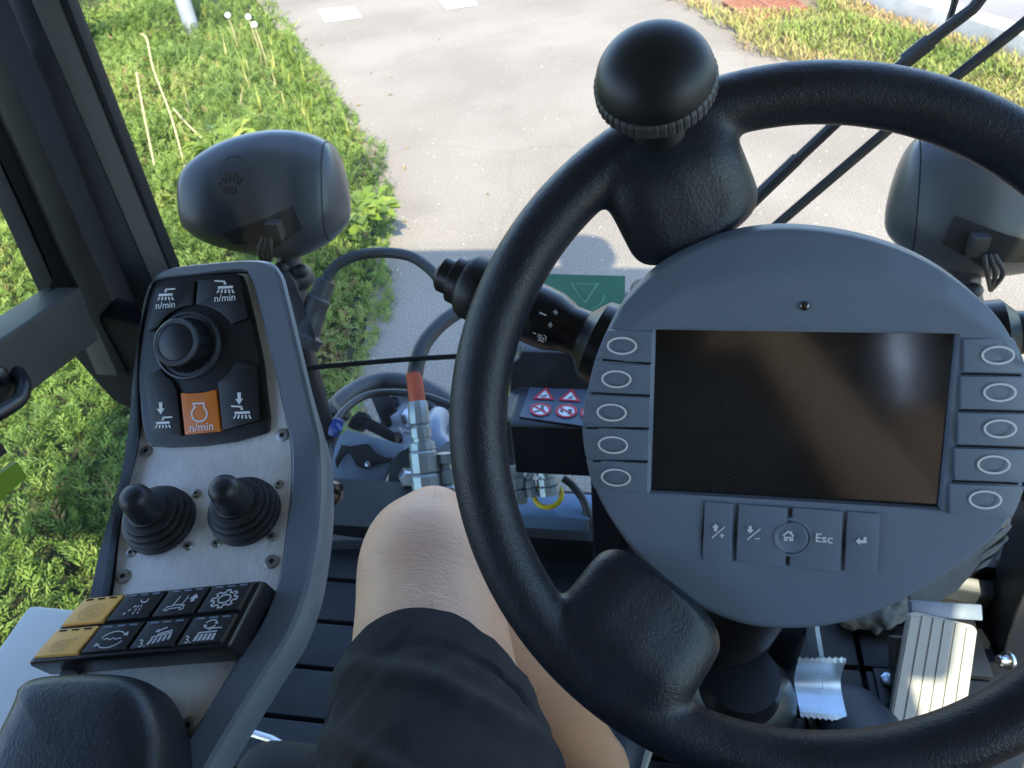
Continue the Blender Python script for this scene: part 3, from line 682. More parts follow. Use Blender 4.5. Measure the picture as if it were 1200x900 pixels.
# rectangle fitted to the four corners on the block's own plane
qc = [BP.uv(*q) for q in q4]
def BQ(a, b, h=0):
    p = qc[0].lerp(qc[1], a).lerp(qc[3].lerp(qc[2], a), b); return BP.at(p.x, p.y, h)
kbk = thing('key_block', 'black block of eight square keys, two of them amber, on steel deck', 'keypad', BQ(.5, .5, -.024))
m = MB()
def brim(g, h): return [BQ(-g, -g*1.6, h), BQ(1+g, -g*1.6, h), BQ(1+g, 1+g*1.6, h), BQ(-g, 1+g*1.6, h)]
m.loft([brim(.012, -.026), brim(.012, -.005), brim(0, -.0)]); part(m, 'housing', 'black', kbk, bevel=.0022, bseg=3, smooth=40)
def bkey(i, j, mt):
    x0, x1 = .02+i*.2425, .02+i*.2425+.2275; y0, y1 = (.035, .475) if j == 0 else (.515, .955)
    m = MB(); m.loft([[BQ(x0, y0, -.002), BQ(x1, y0, -.002), BQ(x1, y1, -.002), BQ(x0, y1, -.002)], [BQ(x0+.004, y0+.01, .0028), BQ(x1-.006, y0+.01, .0028), BQ(x1-.012, y1-.02, .0028), BQ(x0+.004, y1-.02, .0028)]])
    k = part(m, 'key', mt, kbk, bevel=.0006, smooth=35)
    return k, (lambda x, y, h=.0031: BQ(x0+(x1-x0)*x, y0+(y1-y0)*y, h))
def icon(k, f0, lines=(), polys=(), mt='greyprint', w=.0007, texts=()):
    m = MB(); f = lambda x, y: f0(.5 + (x-.5)*.84, .56 + (y-.56)*.84); w *= .85
    for l in lines:
        cl = l[0] == 'c'; pts = l[1:] if cl else l
        m.ribbon([f(x, y) for x, y in pts], BP.n, w, cl)
    for p in polys: m.poly([f(x, y) for x, y in p])
    for t, x, y, sz in texts: m.text(t, f(x, y), BP.u, BP.v, sz)
    part(m, 'symbol', mt, k, smooth=0, recalc=False)
def ring(cx, cy, r, n=28, a0=0, a1=360): return [(cx + r*math.cos(math.radians(a0+(a1-a0)*i/n)), cy - r*math.sin(math.radians(a0+(a1-a0)*i/n))) for i in range(n if a1-a0 == 360 else n+1)]
amark = mat('faint amber key print', (.62, .45, .2), .5)
dash = [[(.12, .10), (.30, .10)], [(.41, .10), (.59, .10)], [(.70, .10), (.88, .10)]]
dash_d = MT['dark']
def dashes(k, f, mt='dial'):
    m = MB()
    for l in dash: m.ribbon([f(x, y) for x, y in l], BP.n, .0010)
    part(m, 'status_bar', mt, k, smooth=0, recalc=False)
k, f = bkey(0, 0, 'amber'); dashes(k, f, 'dark'); icon(k, f, [['c']+ring(.53, .58, .33), ['c']+ring(.53, .58, .17), [(.53, .5), (.53, .66)]], mt=amark)
k, f = bkey(0, 1, 'amber'); dashes(k, f, 'dark'); icon(k, f, [['c']+ring(.42, .66, .22), ['c']+ring(.42, .66, .09), [(.55, .46), (.72, .34)], [(.66, .5), (.8, .42)]], mt=amark)
k, f = bkey(1, 0, 'charcoal'); dashes(k, f); icon(k, f, [[(.52, .24), (.60, .36), (.72, .36), (.74, .22)]] + [[(.50-.08*i, .48+.14*i), (.46-.08*i, .56+.14*i)] for i in range(3)] + [[(.58, .48+.14*i), (.57, .57+.14*i)] for i in range(3)] + [[(.66+.02*i, .48+.14*i), (.67+.02*i, .57+.14*i)] for i in range(3)], w=.0009)
k, f = bkey(2, 0, 'charcoal'); dashes(k, f); icon(k, f, [[(.40, .26), (.34, .66), (.22, .66), (.16, .80), (.26, .84), (.30, .76), (.60, .74), (.62, .84), (.70, .82), (.68, .66), (.60, .66), (.64, .26)], [(.36, .62), (.60, .62)]], [[(.84, .2), (.96, .4), (.88, .4), (.9, .52), (.80, .54), (.78, .41), (.70, .42)]])
gear = []
for i in range(16):
    a = math.radians(i*22.5); r1 = .36 if (i//1) % 2 == 0 else .27
    for d in (-8, 8): gear.append((.5 + r1*math.cos(a+math.radians(d)), .55 - r1*1.02*math.sin(a+math.radians(d))))
k, f = bkey(3, 0, 'charcoal'); dashes(k, f); icon(k, f, [['c']+gear, ['c']+ring(.5, .55, .17)], w=.0010)
k, f = bkey(1, 1, 'charcoal'); dashes(k, f); icon(k, f, [ring(.52, .58, .33, 20, 20, 165), ring(.52, .58, .33, 20, 200, 345), [(.28, .56), (.38, .52), (.46, .58), (.55, .52), (.63, .58), (.72, .54), (.78, .57)]], [[(.84, .28), (.90, .46), (.74, .42)], [(.16, .84), (.16, .68), (.30, .76)]])
def bbr(dx): 
    return [[(.34+dx, .60), (.84+dx, .46), (.85+dx, .52), (.35+dx, .66)]] + [[(.36+.11*i+dx, .68-.03*i), (.42+.11*i+dx, .665-.03*i), (.40+.12*i+dx, .93-.04*i), (.33+.12*i+dx, .94-.04*i)] for i in range(5)]
k, f = bkey(2, 1, 'charcoal'); dashes(k, f); icon(k, f, [[(.62, .26), (.42, .38)], [(.46, .52), (.82, .40)]], bbr(.0) + [[(.34, .43), (.40, .30), (.49, .42)]], texts=[('3.', .2, .86, .0062)], w=.0009)
k, f = bkey(3, 1, 'charcoal'); dashes(k, f); icon(k, f, [ring(.52, .28, .16, 16, 30, 160), ring(.52, .28, .16, 16, 210, 340), [(.60, .46), (.88, .46)]], [[(.30, .58), (.80, .56), (.80, .62), (.30, .64)]] + [[(.30+.11*i, .67), (.37+.11*i, .665), (.36+.115*i, .93), (.28+.115*i, .94)] for i in range(5)] + [[(.66, .16), (.72, .30), (.60, .26)], [(.36, .40), (.34, .26), (.46, .34)], [(.52, .52), (.62, .52), (.56, .42)]], texts=[('3.', .14, .86, .0062)], w=.0008)
# ------------------------------------------------------------------ armrest pad
m = MB(); T_ = [(8, 826), (18, 800), (40, 789), (90, 785), (140, 787), (163, 800), (180, 832), (187, 870), (186, 920), (180, 1000), (170, 1120), (20, 1300), (-160, 1160), (-70, 980)]
tp = spline([tuple(P2.uv(x, y, .045)) for x, y in T_], 6, True); tc = sum((Vector(p) for p in tp), Vector((0, 0)))/len(tp)
rings = []
for s_, h in ((.96, .004), (1.0, .010), (1.01, .024), (1.0, .034), (.975, .041), (.93, .0455), (.86, .048), (.7, .0500), (.45, .0508), (.15, .0512)):
    rings.append([P2.at(*(tc + (Vector(p)-tc)*s_), h) for p in tp])
m.loft(rings); solo(m, 'armrest_pad', 'leather', 'black leather armrest pad on the console beside the key block', 'armrest', smooth=60)
# ================================================================== CAB SHELL
FZ = .62
XL, XR, XC = -.79, .63, -.07
def wy(x, z):
    r = z-1.65
    T = [(-1.2, .79), (-1.0, .80), (-.65, .87), (-.3, .96), (0, 1.0), (.3, .96), (.5, .9)]
    for (a, ya), (b, yb) in zip(T, T[1:]):
        if r <= b: y0 = ya + (yb-ya)*max(0, (r-a)/(b-a)); break
    else: y0 = T[-1][1]
    return y0 + .07*(1-((x-XC)/.72)**2)
def onW(px, py, d=0.):
    y = .9
    for _ in range(30):
        w = onY(px, py, y); y = .5*y + .5*(wy(w.x, w.z)+d)
    return onY(px, py, y)
# windscreen, upper and lower panes with a black bonding strip
def pane(z0, z1, nx=24, nz=16, x0=None, x1=None, th=.005):
    a = [[Vector((XL+.05+(XR-XL-.1)*i/nx, wy(XL+.05+(XR-XL-.1)*i/nx, z0(XL+.05+(XR-XL-.1)*i/nx)+(z1-z0(XL+.05+(XR-XL-.1)*i/nx))*k/nz), z0(XL+.05+(XR-XL-.1)*i/nx)+(z1-z0(XL+.05+(XR-XL-.1)*i/nx))*k/nz)) for i in range(nx+1)] for k in range(nz+1)]
    return a
_sl = [onW(*q) for q in ((355, 430), (420, 424), (480, 419), (540, 415.5), (600, 414), (700, 412))]
def seal_z(x):
    P = _sl
    if x <= P[0].x: return P[0].z - (P[0].x-x)*.06
    for a, b in zip(P, P[1:]):
        if x <= b.x: return a.z + (b.z-a.z)*(x-a.x)/(b.x-a.x)
    return P[-1].z
ws = thing('windscreen', 'curved windscreen glass across the cab front with black bonding strip', 'windscreen', (XC, .9, .7))
m = MB(); m.loft(pane(lambda x: seal_z(x)+.004, 1.90), closed=False, cap0=False, cap1=False); part(m, 'upper_pane', 'glass', ws, smooth=60)
m = MB(); zb = onW(540, 603).z
g = [[Vector((x, wy(x, z), z)) for x in [XL+.05+(XR-XL-.1)*i/24 for i in range(25)] for z in [zb + (seal_z(x)-.004-zb)*k/8]] for k in range(9)]
m.loft(g, closed=False, cap0=False, cap1=False); part(m, 'lower_pane', 'glass', ws, smooth=60)
m = MB(); m.tube([(x, wy(x, seal_z(x))-.004, seal_z(x)) for x in [XL+.05+(XR-XL-.1)*i/40 for i in range(41)]], .0042, 8); part(m, 'bonding_strip', 'seal', ws)
# dotted print along the left edge of the pane
fm = bpy.data.materials.new('dotted edge print'); fm.use_nodes = True
nt = fm.node_tree; N = nt.nodes; L = nt.links; bs = N['Principled BSDF']; bs.inputs['Base Color'].default_value = (.006, .006, .006, 1); bs.inputs['Roughness'].default_value = .6
uvn = N.new('ShaderNodeUVMap'); sx = N.new('ShaderNodeSeparateXYZ'); L.new(uvn.outputs[0], sx.inputs[0])
def mth(op, a, b=None):
    n = N.new('ShaderNodeMath'); n.operation = op
    for i, v in enumerate((a, b)):
        if v is None: continue
        if isinstance(v, (int, float)): n.inputs[i].default_value = v
        else: L.new(v, n.inputs[i])
    return n.outputs[0]
s1 = mth('SINE', mth('MULTIPLY', mth('ADD', sx.outputs[0], sx.outputs[1]), PI)); s2 = mth('SINE', mth('MULTIPLY', mth('SUBTRACT', sx.outputs[0], sx.outputs[1]), PI))
pr = mth('ABSOLUTE', mth('MULTIPLY', s1, s2)); al = mth('GREATER_THAN', pr, mth('MULTIPLY', sx.outputs[0], .17))
trn = N.new('ShaderNodeBsdfTransparent'); mxs = N.new('ShaderNodeMixShader'); L.new(al, mxs.inputs[0]); L.new(trn.outputs[0], mxs.inputs[1]); L.new(bs.outputs[0], mxs.inputs[2]); L.new(mxs.outputs[0], N['Material Output'].inputs[0])
def frit(px_line, width, dots, parent, surf, sgn=1):
    """strip of dots along a pixel traced edge that lies on the glass"""
    P = resample([surf(*q) for q in px_line], 160); vs = []; uv = []
    for i, p in enumerate(P):
        t = (P[min(i+1, 159)]-P[max(i-1, 0)]).normalized(); vd = (p-CAM).normalized(); s_ = t.cross(vd).normalized()*sgn
        vs += [p, p + s_*width]; 
    ln = sum((P[i+1]-P[i]).length for i in range(159))
    fs = [(2*i, 2*i+1, 2*i+3, 2*i+2) for i in range(159)]
    me = bpy.data.meshes.new('dotted_edge'); off = W[parent.name]; me.from_pydata([tuple(v-off) for v in vs], [], fs); ul = me.uv_layers.new(name='UVMap')
    for p in me.polygons:
        for li in p.loop_indices:
            vi = me.loops[li].vertex_index; ul.data[li].uv = ((vi % 2)*dots, (vi//2)/159*ln/width*dots)
    me.materials.append(fm); o = bpy.data.objects.new('dotted_edge', me); COL.objects.link(o); o.parent = parent; W[o.name] = off
frit([(72, -25), (94, 33), (126, 118), (160, 208), (196, 305), (209, 345)], .015, 6, ws, lambda x, y: onW(x, y, -.004), 1)
# left front pillar: nested metal profiles running down to the foot
def strip(name, left, right, depth, mt, parent, yb, yt, back=.05):
    """profile bar between two picture lines; its face leans from yb at the foot to yt at the top"""
    m = MB(); n = len(left); rings = []
    for i, (a, b) in enumerate(zip(left, right)):
        t = i/(n-1); y = yb + (yt-yb)*t
        A_, B_ = onY(*a, y), onY(*b, y); d = Vector((-.25, 1, 0)).normalized()*back
        rings.append([A_, B_, B_+d, A_+d])
    m.loft(rings); return part(m, name, mt, parent, bevel=.003, smooth=35)
ap = thing('front_pillar', 'black front left cab pillar with grey trim strips beside the windscreen', 'pillar', onY(130, 470, .80))
def ln(p, q, ys): return [(p[0] + (q[0]-p[0])*(y-p[1])/(q[1]-p[1]), y) for y in ys]
Y6 = (475, 340, 200, 60, -60, -330)
LA0, LA1 = ((94, 340), (0, 125)), ((127, 340), (0, 57))
LB1, LC1, LD1, LE1 = ((136, 302), (9, 0)), ((166, 302), (36, 0)), ((191, 302), (68, 0)), ((196, 302), (79, 0))
def sh_(l, k): return ((l[0][0]+k, l[0][1]), (l[1][0]+k, l[1][1]))
strip('inner_channel', ln(*sh_(LA1, -12), Y6), ln(*sh_(LD1, -4), Y6), 0, 'seal', ap, .84, 1.01, .06)
strip('blue_grey_face', ln(*LB1, Y6), ln(*LC1, Y6), 0, 'pillarb', ap, .785, .955, .03)
strip('grey_strip', ln(*LC1, Y6), ln(*LD1, Y6), 0, 'pillar', ap, .777, .947, .02)
strip('rubber_edge', ln(*LD1, Y6), ln(*LE1, Y6), 0, 'seal', ap, .78, .95, .03)
m = MB(); foot = [onY(x, y, .79) for x, y in ((85, 416), (108, 443), (132, 470), (165, 486), (215, 470), (215, 395), (120, 370))]; m.slab(foot, (-.2, 1, 0), .05); part(m, 'pillar_foot', 'seal', ap, bevel=.006, smooth=40)
# left door: frame, cross bar, pull handle, panes
DX = -.765
dr = thing('cab_door', 'left cab door with grey cross bar, black pull handle and clear panes', 'door', (DX, .4, FZ))
def dstrip(name, left, right, mt, xx, back=.03, bev=.003):
    m = MB(); m.loft([[onX(*a, xx), onX(*b, xx), onX(*b, xx)+Vector((-back, 0, 0)), onX(*a, xx)+Vector((-back, 0, 0))] for a, b in zip(left, right)]); return part(m, name, mt, dr, bevel=bev, smooth=35)
Yd = (440, 380, 250, 120, 0, -150, -330)
dstrip('frame_post', ln(*LA0, Yd), ln(*LA1, Yd), 'pillar', DX, .035)
Ye = (345, 300, 250, 120, 0, -150, -330)
dstrip('inner_frame', ln((62, 330), (0, 192), Ye), ln(*sh_(LA0, 2), Ye), 'pillarb', DX-.012, .03)
m = MB(); qd = [(-60, 432), (96, 333), (112, 352), (118, 402), (0, 492), (-60, 535)]
m.slab([onX(x, y, DX+.03) for x, y in [(-160, 505), (96, 336), (117, 398), (-160, 615)]], (-1, 0, 0), .055); cbn = part(m, 'cross_bar', 'pillar', dr, bevel=.006, bseg=3, smooth=35)
m = MB(); m.lathe(onX(131, 366, DX+.004), (1, 0, 0), [(.0095, 0), (.0095, .006), (.0085, .009), (.002, .010)], 24); part(m, 'hinge_bolt', 'pillarb', dr)
# pull handle
hp = [onX(-40, 506, DX+.062), onX(-15, 492, DX+.066), onX(12, 476, DX+.066), onX(24, 466, DX+.062), onX(27, 450, DX+.05), onX(20, 436, DX+.03)]
m = MB(); m.tube([tuple(p) for p in spline([tuple(p) for p in hp], 6)], .0085, 12); part(m, 'pull_handle', 'black', cbn)
m = MB(); m.ball(onX(0, 441, DX+.033), (.006, .012, .012)); part(m, 'bar_bolt', 'black', cbn)
# panes of the door: upper one with rounded lower corner, lower one under the bar
m = MB(); up_ = [(-26, 120), (-5, 180), (20, 235), (50, 300), (62, 325), (62, 342), (52, 352), (0, 385), (-60, 420), (-300, 560), (-700, 300), (-300, -250), (-140, -150)]
m.poly([onX(x, y, DX-.02) for x, y in up_]); part(m, 'upper_pane', 'glassd', dr, smooth=0)
m = MB(); m.poly([Vector((DX-.02, y, z)) for y, z in ((.76, FZ+.1), (.78, 1.05), (.76, 1.13), (-.35, 1.05), (-.35, FZ+.1))]); part(m, 'lower_pane', 'glassd', dr, smooth=0)
# black surround of the upper pane (rounded corner)
m = MB(); inner = [(-26, 60), (0, 186), (28, 245), (52, 300), (61, 322), (60, 338), (48, 350), (-10, 385), (-80, 425)]; outer_ = [(0, 62), (20, 160), (60, 250), (90, 330), (105, 352), (100, 362), (60, 385), (-10, 425), (-80, 470)]
m.loft([[onX(*a, DX-.008), onX(*b, DX-.008), onX(*b, DX-.022), onX(*a, DX-.022)] for a, b in zip(inner, outer_)]); part(m, 'pane_seal', 'seal', dr, smooth=40)
m = MB(); m.box((DX-.01, .2, FZ+.05), (.04, 1.15, .10)); m.box((DX-.01, -.36, 1.2), (.05, .05, 1.35)); m.box((DX-.01, .25, 1.87), (.05, 1.25, .05)); part(m, 'door_frame', 'pillarb', dr, bevel=.004)
# dotted print on the door pane edge
frit([(-40, 80), (-12, 165), (12, 215), (44, 285), (58, 318), (58, 338)], .012, 5, dr, lambda x, y: onX(x, y, DX-.018), 1)
# right door side
rd = thing('right_door', 'right cab door with black post, low sill and clear pane', 'door', (XR, .3, FZ))
m = MB(); A_ = [(1128, 655), (1104, 760), (1085, 836), (1060, 930)]; B_ = [(1176, 655), (1144, 760), (1120, 836), (1090, 930)]
m.loft([[onX(*a, .50), onX(*b, .50), onX(*b, .50)+Vector((.05, .05, 0)), onX(*a, .50)+Vector((.05, .05, 0))] for a, b in zip(A_, B_)]); part(m, 'sill_plate', 'pillar', rd, bevel=.003)
m = MB(); A_ = [(1215, 480), (1186, 600), (1150, 720), (1116, 812), (1080, 905)]; B_ = [(1280, 480), (1235, 600), (1190, 720), (1158, 830), (1122, 930)]
m.loft([[onX(*a, .495), onX(*b, .495), onX(*b, .495)+Vector((.05, .03, 0)), onX(*a, .495)+Vector((.05, .03, 0))] for a, b in zip(A_, B_)]); part(m, 'door_post', 'black', rd, bevel=.006, bseg=3)
m = MB(); q = onX(1173, 773, .488); m.lathe(q + Vector((.01, 0, 0)), (-1, -.3, .3), [(.012, 0), (.012, .004), (.0075, .005), (.0075, .016), (.006, .018)], 20, rfun=lambda j, k: 1); part(m, 'bolt', 'chrome', rd)
m = MB(); m.poly([Vector((XR, y, z)) for y, z in ((.85, FZ+.02), (.9, 1.3), (.9, 1.86), (-.45, 1.86), (-.45, FZ+.1))]); part(m, 'pane', 'glassd', rd, smooth=0)
m = MB(); m.box((XR, -.45, 1.25), (.05, .06, 1.3)); m.box((XR, .20, 1.87), (.05, 1.3, .05)); m.tube([(XR-.01, .83, FZ), (XR-.01, .93, 1.1), (XR-.02, .99, 1.6), (XR-.04, .97, 1.88)], .022, 10); part(m, 'door_frame', 'pillarb', rd, bevel=.004)
# roof, rear wall, floor
m = MB(); m.slab([Vector((x, y, 1.90)) for x, y in ((-1.04, -.60), (.76, -.60), (.76, .78), (.15, .80), (-.02, .93), (-1.04, .90))], (0, 0, 1), .05); rf = solo(m, 'cab_roof', 'roof', 'white cab roof above the driver', 'roof', kind='structure', bevel=.03, bseg=4)  # unseen; side overhangs and notched front shaped for the shadow they cast
m = MB(); m.box((XC, .12, 1.893), (XR-XL-.02, 1.30, .006)); part(m, 'head_liner', 'liner', rf)
m = MB(); m.lathe((.385, .71, 1.95), (0, 0, 1), [(.04, 0), (.035, .12), (.10, .13), (.115, .14), (.115, .22), (.09, .25), (.03, .262)], 32)
solo(m, 'beacon_lamp', 'beacon', 'orange rotating beacon on the cab roof', 'beacon')
m = MB(); m.box(((XL+.314)/2, -.56, 1.25), (.314-XL, .05, 1.30)); m.box(((.340+XR)/2, -.56, 1.25), (XR-.340, .05, 1.30)); m.box((.327, -.56, 1.06), (.028, .046, .92)); m.box((.327, -.56, 1.83), (.028, .046, .14)); m.box((XR+.004, -.50, 1.25), (.04, .10, 1.28))  # narrow slot left open, added to make a glare on the screen
rw = solo(m, 'rear_wall', 'wallm', 'grey rear wall of the cab behind the seat', 'wall', kind='structure')
m = MB(); m.box((XC, .10, FZ-.05), (XR-XL, 1.36, .06)); solo(m, 'cab_floor', 'matte', 'black metal cab floor under the rubber mat', 'floor', kind='structure')
# floor mat of long raised planks
m = MB(); zt = FZ+.014
cols = [(-.70, -.262), (-.255, .085), (.092, .30), (.307, .47)]
for ci, (xa, xb) in enumerate(cols):
    y = -.30; k = 0
    while y < .70:
        m.box(((xa+xb)/2, y+.0345, FZ+.002), (xb-xa, .069, .024)); y += .076
m.box((-.11, .19, FZ-.012), (1.2, 1.02, .012))
solo(m, 'floor_mat', 'mat', 'dark ribbed rubber mat covering the cab floor', 'mat', bevel=.0025, smooth=35)
# front ledge with vent slots, under the lower pane
fl = thing('front_ledge', 'black front ledge with slotted air vent below the windscreen', 'dashboard ledge', (XC, .74, FZ))
zl = onY(540, 612, .77).z
m = MB()
def lprof(x):
    yw = wy(x, zb); return [Vector((x, yw+.01, zb+.004)), Vector((x, yw-.035, zb+.002)), Vector((x, yw-.085, zl-.02)), Vector((x, yw-.10, zl-.035)), Vector((x, yw-.10, FZ-.02)), Vector((x, yw+.01, FZ-.02))]
m.loft([lprof(XL+.06+(XR-XL-.12)*i/16) for i in range(17)]); part(m, 'ledge_panel', 'ledge', fl, bevel=.004, smooth=35)
q_ = lprof(-.45); sp_ = (q_[2]-q_[1]).normalized(); sn_ = Vector((1, 0, 0)).cross(sp_); sn_ = sn_ if sn_.z > 0 else -sn_
m = MB()
for xa, xb in ((374, 386), (389, 408), (411, 430), (433, 452), (455, 474)):
    yy = lambda x: 625 - (x-380)*.12
    m.slab([onP(x, yy(x)+d, q_[1] + sn_*.0015, sn_) for x, d in ((xa, -2), (xb, -2), (xb, 1.5), (xa, 1.5))], sn_, .0006)
part(m, 'vent_slots', 'dark', fl, smooth=0)
m = MB(); m.box((XC, .80, FZ+.02), (XR-XL-.1, .10, .10)); part(m, 'kick_panel', 'matte', fl)
# black box with warning labels behind the lower pane
bx = thing('warning_box', 'black box with red warning labels at the windscreen foot', 'control box', onY(660, 520, .70))
def bprof(xl):
    return xl
K1, K2, K3, K4, K5 = [onY(640, y, yy) for y, yy in ((413, .83), (455, .80), (493, .725), (500, .715), (556, .715))]
def boxring(x, dz=0, s=1.):
    ps = [K1, K2, K3, K4, K5, Vector((0, .80, K5.z-.02)), Vector((0, .86, K1.z))]
    c = sum(ps, Vector())/len(ps); return [Vector((x, c.y+(p.y-c.y)*s, c.z+(p.z-c.z)*s)) for p in ps]
xl = onY(606, 470, .77).x; xe = onY(592, 510, .74).x
m = MB(); m.loft([boxring(xe, 0, .72), boxring(xe+.012, 0, .86), boxring(xl, 0, 1), boxring(.28, 0, 1)]); part(m, 'box_shell', 'black', bx, bevel=.006, bseg=3, smooth=40)
BP_ = Pl(K2.lerp(K3, .5), XH, K2-K3)
if BP_.n.z < 0: BP_.n = -BP_.n
def BL(px, py, h=.003): return BP_.P(px, py, h)
lab = MB(); lab.slab([BL(621, 455, .001), BL(720, 459, .001), BL(720, 505, .001), BL(609, 489, .001)], BP_.n, .0014); lb = part(lab, 'label_plate', 'panelblue', bx)
def zs(x, y): return (600 + x/10, 430 + y/10)
def LB(x, y, h): return BL(*zs(x, y), h)
def ell(cx, cy, rx, ry, h, n=32): return [LB(cx+rx*math.cos(2*PI*i/n), cy+ry*math.sin(2*PI*i/n), h) for i in range(n)]
def sign(m): part(m, 'warning_sign', ['signwhite', 'signred', 'panelblue'], lb, smooth=0, recalc=False)
for tri, fig in (([(400, 240), (488, 380), (250, 368)], ((330, 328), (370, 335), (412, 318), (405, 335), (375, 350), (345, 340))), ([(700, 258), (795, 402), (548, 386)], ((650, 368), (700, 340), (712, 332), (705, 368)))):
    c = (sum(p[0] for p in tri)/3, sum(p[1] for p in tri)/3); m = MB()
    m.poly([LB(*p, .0034) for p in tri]); m.ribbon([LB(c[0]+(p[0]-c[0])*.88, c[1]+(p[1]-c[1])*.88, .0040) for p in tri], BP_.n, .0034, True, mi=1); m.poly([LB(*p, .0044) for p in fig], mi=2); sign(m)
for cx, cy, rx, ry, figs in ((335, 497, 125, 76, [((250, 515), (330, 505), (330, 520), (260, 528)), ((335, 478), (365, 478), (390, 520), (370, 530), (345, 505)), (355, 462, 22, 13)]), (638, 514, 128, 78, [((560, 505), (590, 495), (600, 530), (575, 530)), ((660, 520), (700, 520), (705, 550), (650, 552)), (680, 505, 24, 14)]), (925, 535, 128, 78, [])):
    m = MB(); m.poly(ell(cx, cy, rx, ry, .0034)); m.ribbon(ell(cx, cy, rx*.88, ry*.88, .0042), BP_.n, .0032, True, mi=1); m.ribbon([LB(cx-rx*.62, cy-ry*.6, .0044), LB(cx+rx*.62, cy+ry*.6, .0044)], BP_.n, .0024, mi=1)
    for fg in figs: m.poly(ell(*fg, .0040, 14) if isinstance(fg[0], int) else [LB(*p, .0040) for p in fg], mi=2)
    sign(m)
m = MB(); m.box((onY(705, 600, .68).x+.012, .70, .80), (.05, .05, .30)); part(m, 'support_post', 'black', bx, bevel=.006, bseg=3)
# small tag, strap end and pale panel at the left edge
m = MB(); m.slab([onX(x, y, -.71) for x, y in ((-60, 600), (20, 541), (32, 559), (-60, 640))], (-1, 0, 0), .006); solo(m, 'green_tag', 'green', 'bright green plastic tag at the left door', 'tag')
m = MB(); m.slab([onX(x, y, -.715) for x, y in ((-90, 470), (-4, 512), (9, 530), (-90, 600))], (-1, 0, 0), .05); solo(m, 'door_strap', 'matte', 'black strap end hanging above the green tag', 'strap')
m = MB(); m.slab([onZ(x, y, 1.16) for x, y in ((-120, 920), (32, 706), (100, 713), (190, 745), (140, 900), (0, 1100))], (0, 0, -1), .03); solo(m, 'side_panel', 'pale', 'pale grey side panel between console and left door', 'panel', bevel=.008, bseg=3)
# ================================================================== PEDALS
br = thing('brake_pedal', 'zinc plated brake pedal with serrated edges and bright arm', 'pedal', (.24, .6, FZ))
c0 = onT(961, 802, .985); pu = Vector((.98, .06, -.03)).normalized(); pn = Vector((-.02, -.72, .70)).normalized(); pv = pn.cross(pu).normalized(); BK = Pl(c0, pu, pv)
m = MB(); rows = []
cq = [BK.uv(*q) for q in ((932, 768), (987, 768), (989, 840), (934.5, 834))]
for k in range(15):
    t = k/14; h = .010*math.cos(t*PI*2) + (.005 if t < .12 or t > .88 else 0)
    rows.append([BK.at(*(cq[0].lerp(cq[3], t).lerp(cq[1].lerp(cq[2], t), i/24)), h) for i in range(25)])
def serr(row, s):
    return [p + BK.v*(s*(.0022 if i % 3 == 1 else 0)) for i, p in enumerate(row)]
rows[0] = serr(rows[0], 1); rows[-1] = serr(rows[-1], -1)
lo = [[p - BK.n*.003 for p in r] for r in rows]
m.loft(rows, closed=False, cap0=False, cap1=False); m.loft(lo, closed=False, cap0=False, cap1=False)
for r1, r2 in ((rows[0], lo[0]), (rows[-1], lo[-1]), ([r[0] for r in rows], [r[0] for r in lo]), ([r[-1] for r in rows], [r[-1] for r in lo])): m.loft([r1, r2], closed=False, cap0=False, cap1=False)
pp = part(m, 'pedal_plate', 'zinc', br, smooth=45)
m = MB(); zb_ = lambda x, y: (850 + x/3.43, 700 + y/3.43)
m.ribbon([BK.P(*zb_(x, y), .0004) for x, y in ((360, 308), (390, 310), (391, 368), (372, 368))], BK.n, .0008); part(m, 'stamped_mark', 'dial', pp, smooth=0)
m = MB(); m.tube([onT(958, 770, .995), onT(953, 740, 1.0), onT(950, 715, 1.0), onT(945, 670, .98)], .0085, 4); part(m, 'pedal_arm', 'zinc', br, smooth=20)
ac = thing('accelerator_pedal', 'pale ribbed aluminium accelerator pedal on the sunlit right floor', 'pedal', (.40, .6, FZ))
a0 = onZ(1048, 850, FZ+.035); an = Vector((.05, -.60, .80)).normalized(); AC = Pl(a0, (1, .02, 0), an.cross(Vector((1, .02, 0))))
aq = [AC.uv(*q) for q in ((1066, 715), (1146, 733), (1122, 905), (1028, 925))]
def AQ(a, b, h): 
    p = aq[0].lerp(aq[1], a).lerp(aq[3].lerp(aq[2], a), b); return AC.at(p.x, p.y, h)
m = MB()
def rr(g, h):
    out = []
    for cx, cy, a_0 in ((.12, .045, 180), (.88, .05, 270), (.93, .97, 0), (.07, .97, 90)):
        for i in range(5):
            a = math.radians(a_0 + 22.5*i); out.append((cx + (.12 if cx in (.12, .88) else .07)*math.cos(a)*g, cy + (.045 if cy < .5 else .03)*math.sin(a)*g))
    return [AQ(x, y, h) for x, y in out]
m.loft([rr(.9, -.012), rr(1, -.004), rr(1, -.0005), rr(.96, .0004)]); ap_ = part(m, 'pedal_plate', 'alum', ac, smooth=35)
for i in range(6):
    x0 = .02+i*.163; x1 = x0+.143; y0 = .012 if 0 < i < 5 else .03
    m = MB(); m.loft([[AQ(x0, y0, -.0003), AQ(x1, y0, -.0003), AQ(x1, .985, -.0003), AQ(x0, .985, -.0003)], [AQ(x0+.006, y0+.003, .0022), AQ(x1-.006, y0+.003, .0022), AQ(x1-.006, .983, .0022), AQ(x0+.006, .983, .0022)]])
    part(m, 'tread_rib', 'alum', ap_, smooth=25)
m = MB(); m.box(AQ(.5, .5, -.03), (.07, .14, .03), (AC.u, AC.v, AC.n)); m.box(AQ(.3, -.03, -.016), (.03, .012, .02), (AC.u, AC.v, AC.n)); part(m, 'pedal_base', 'pillar', ac, bevel=.004)
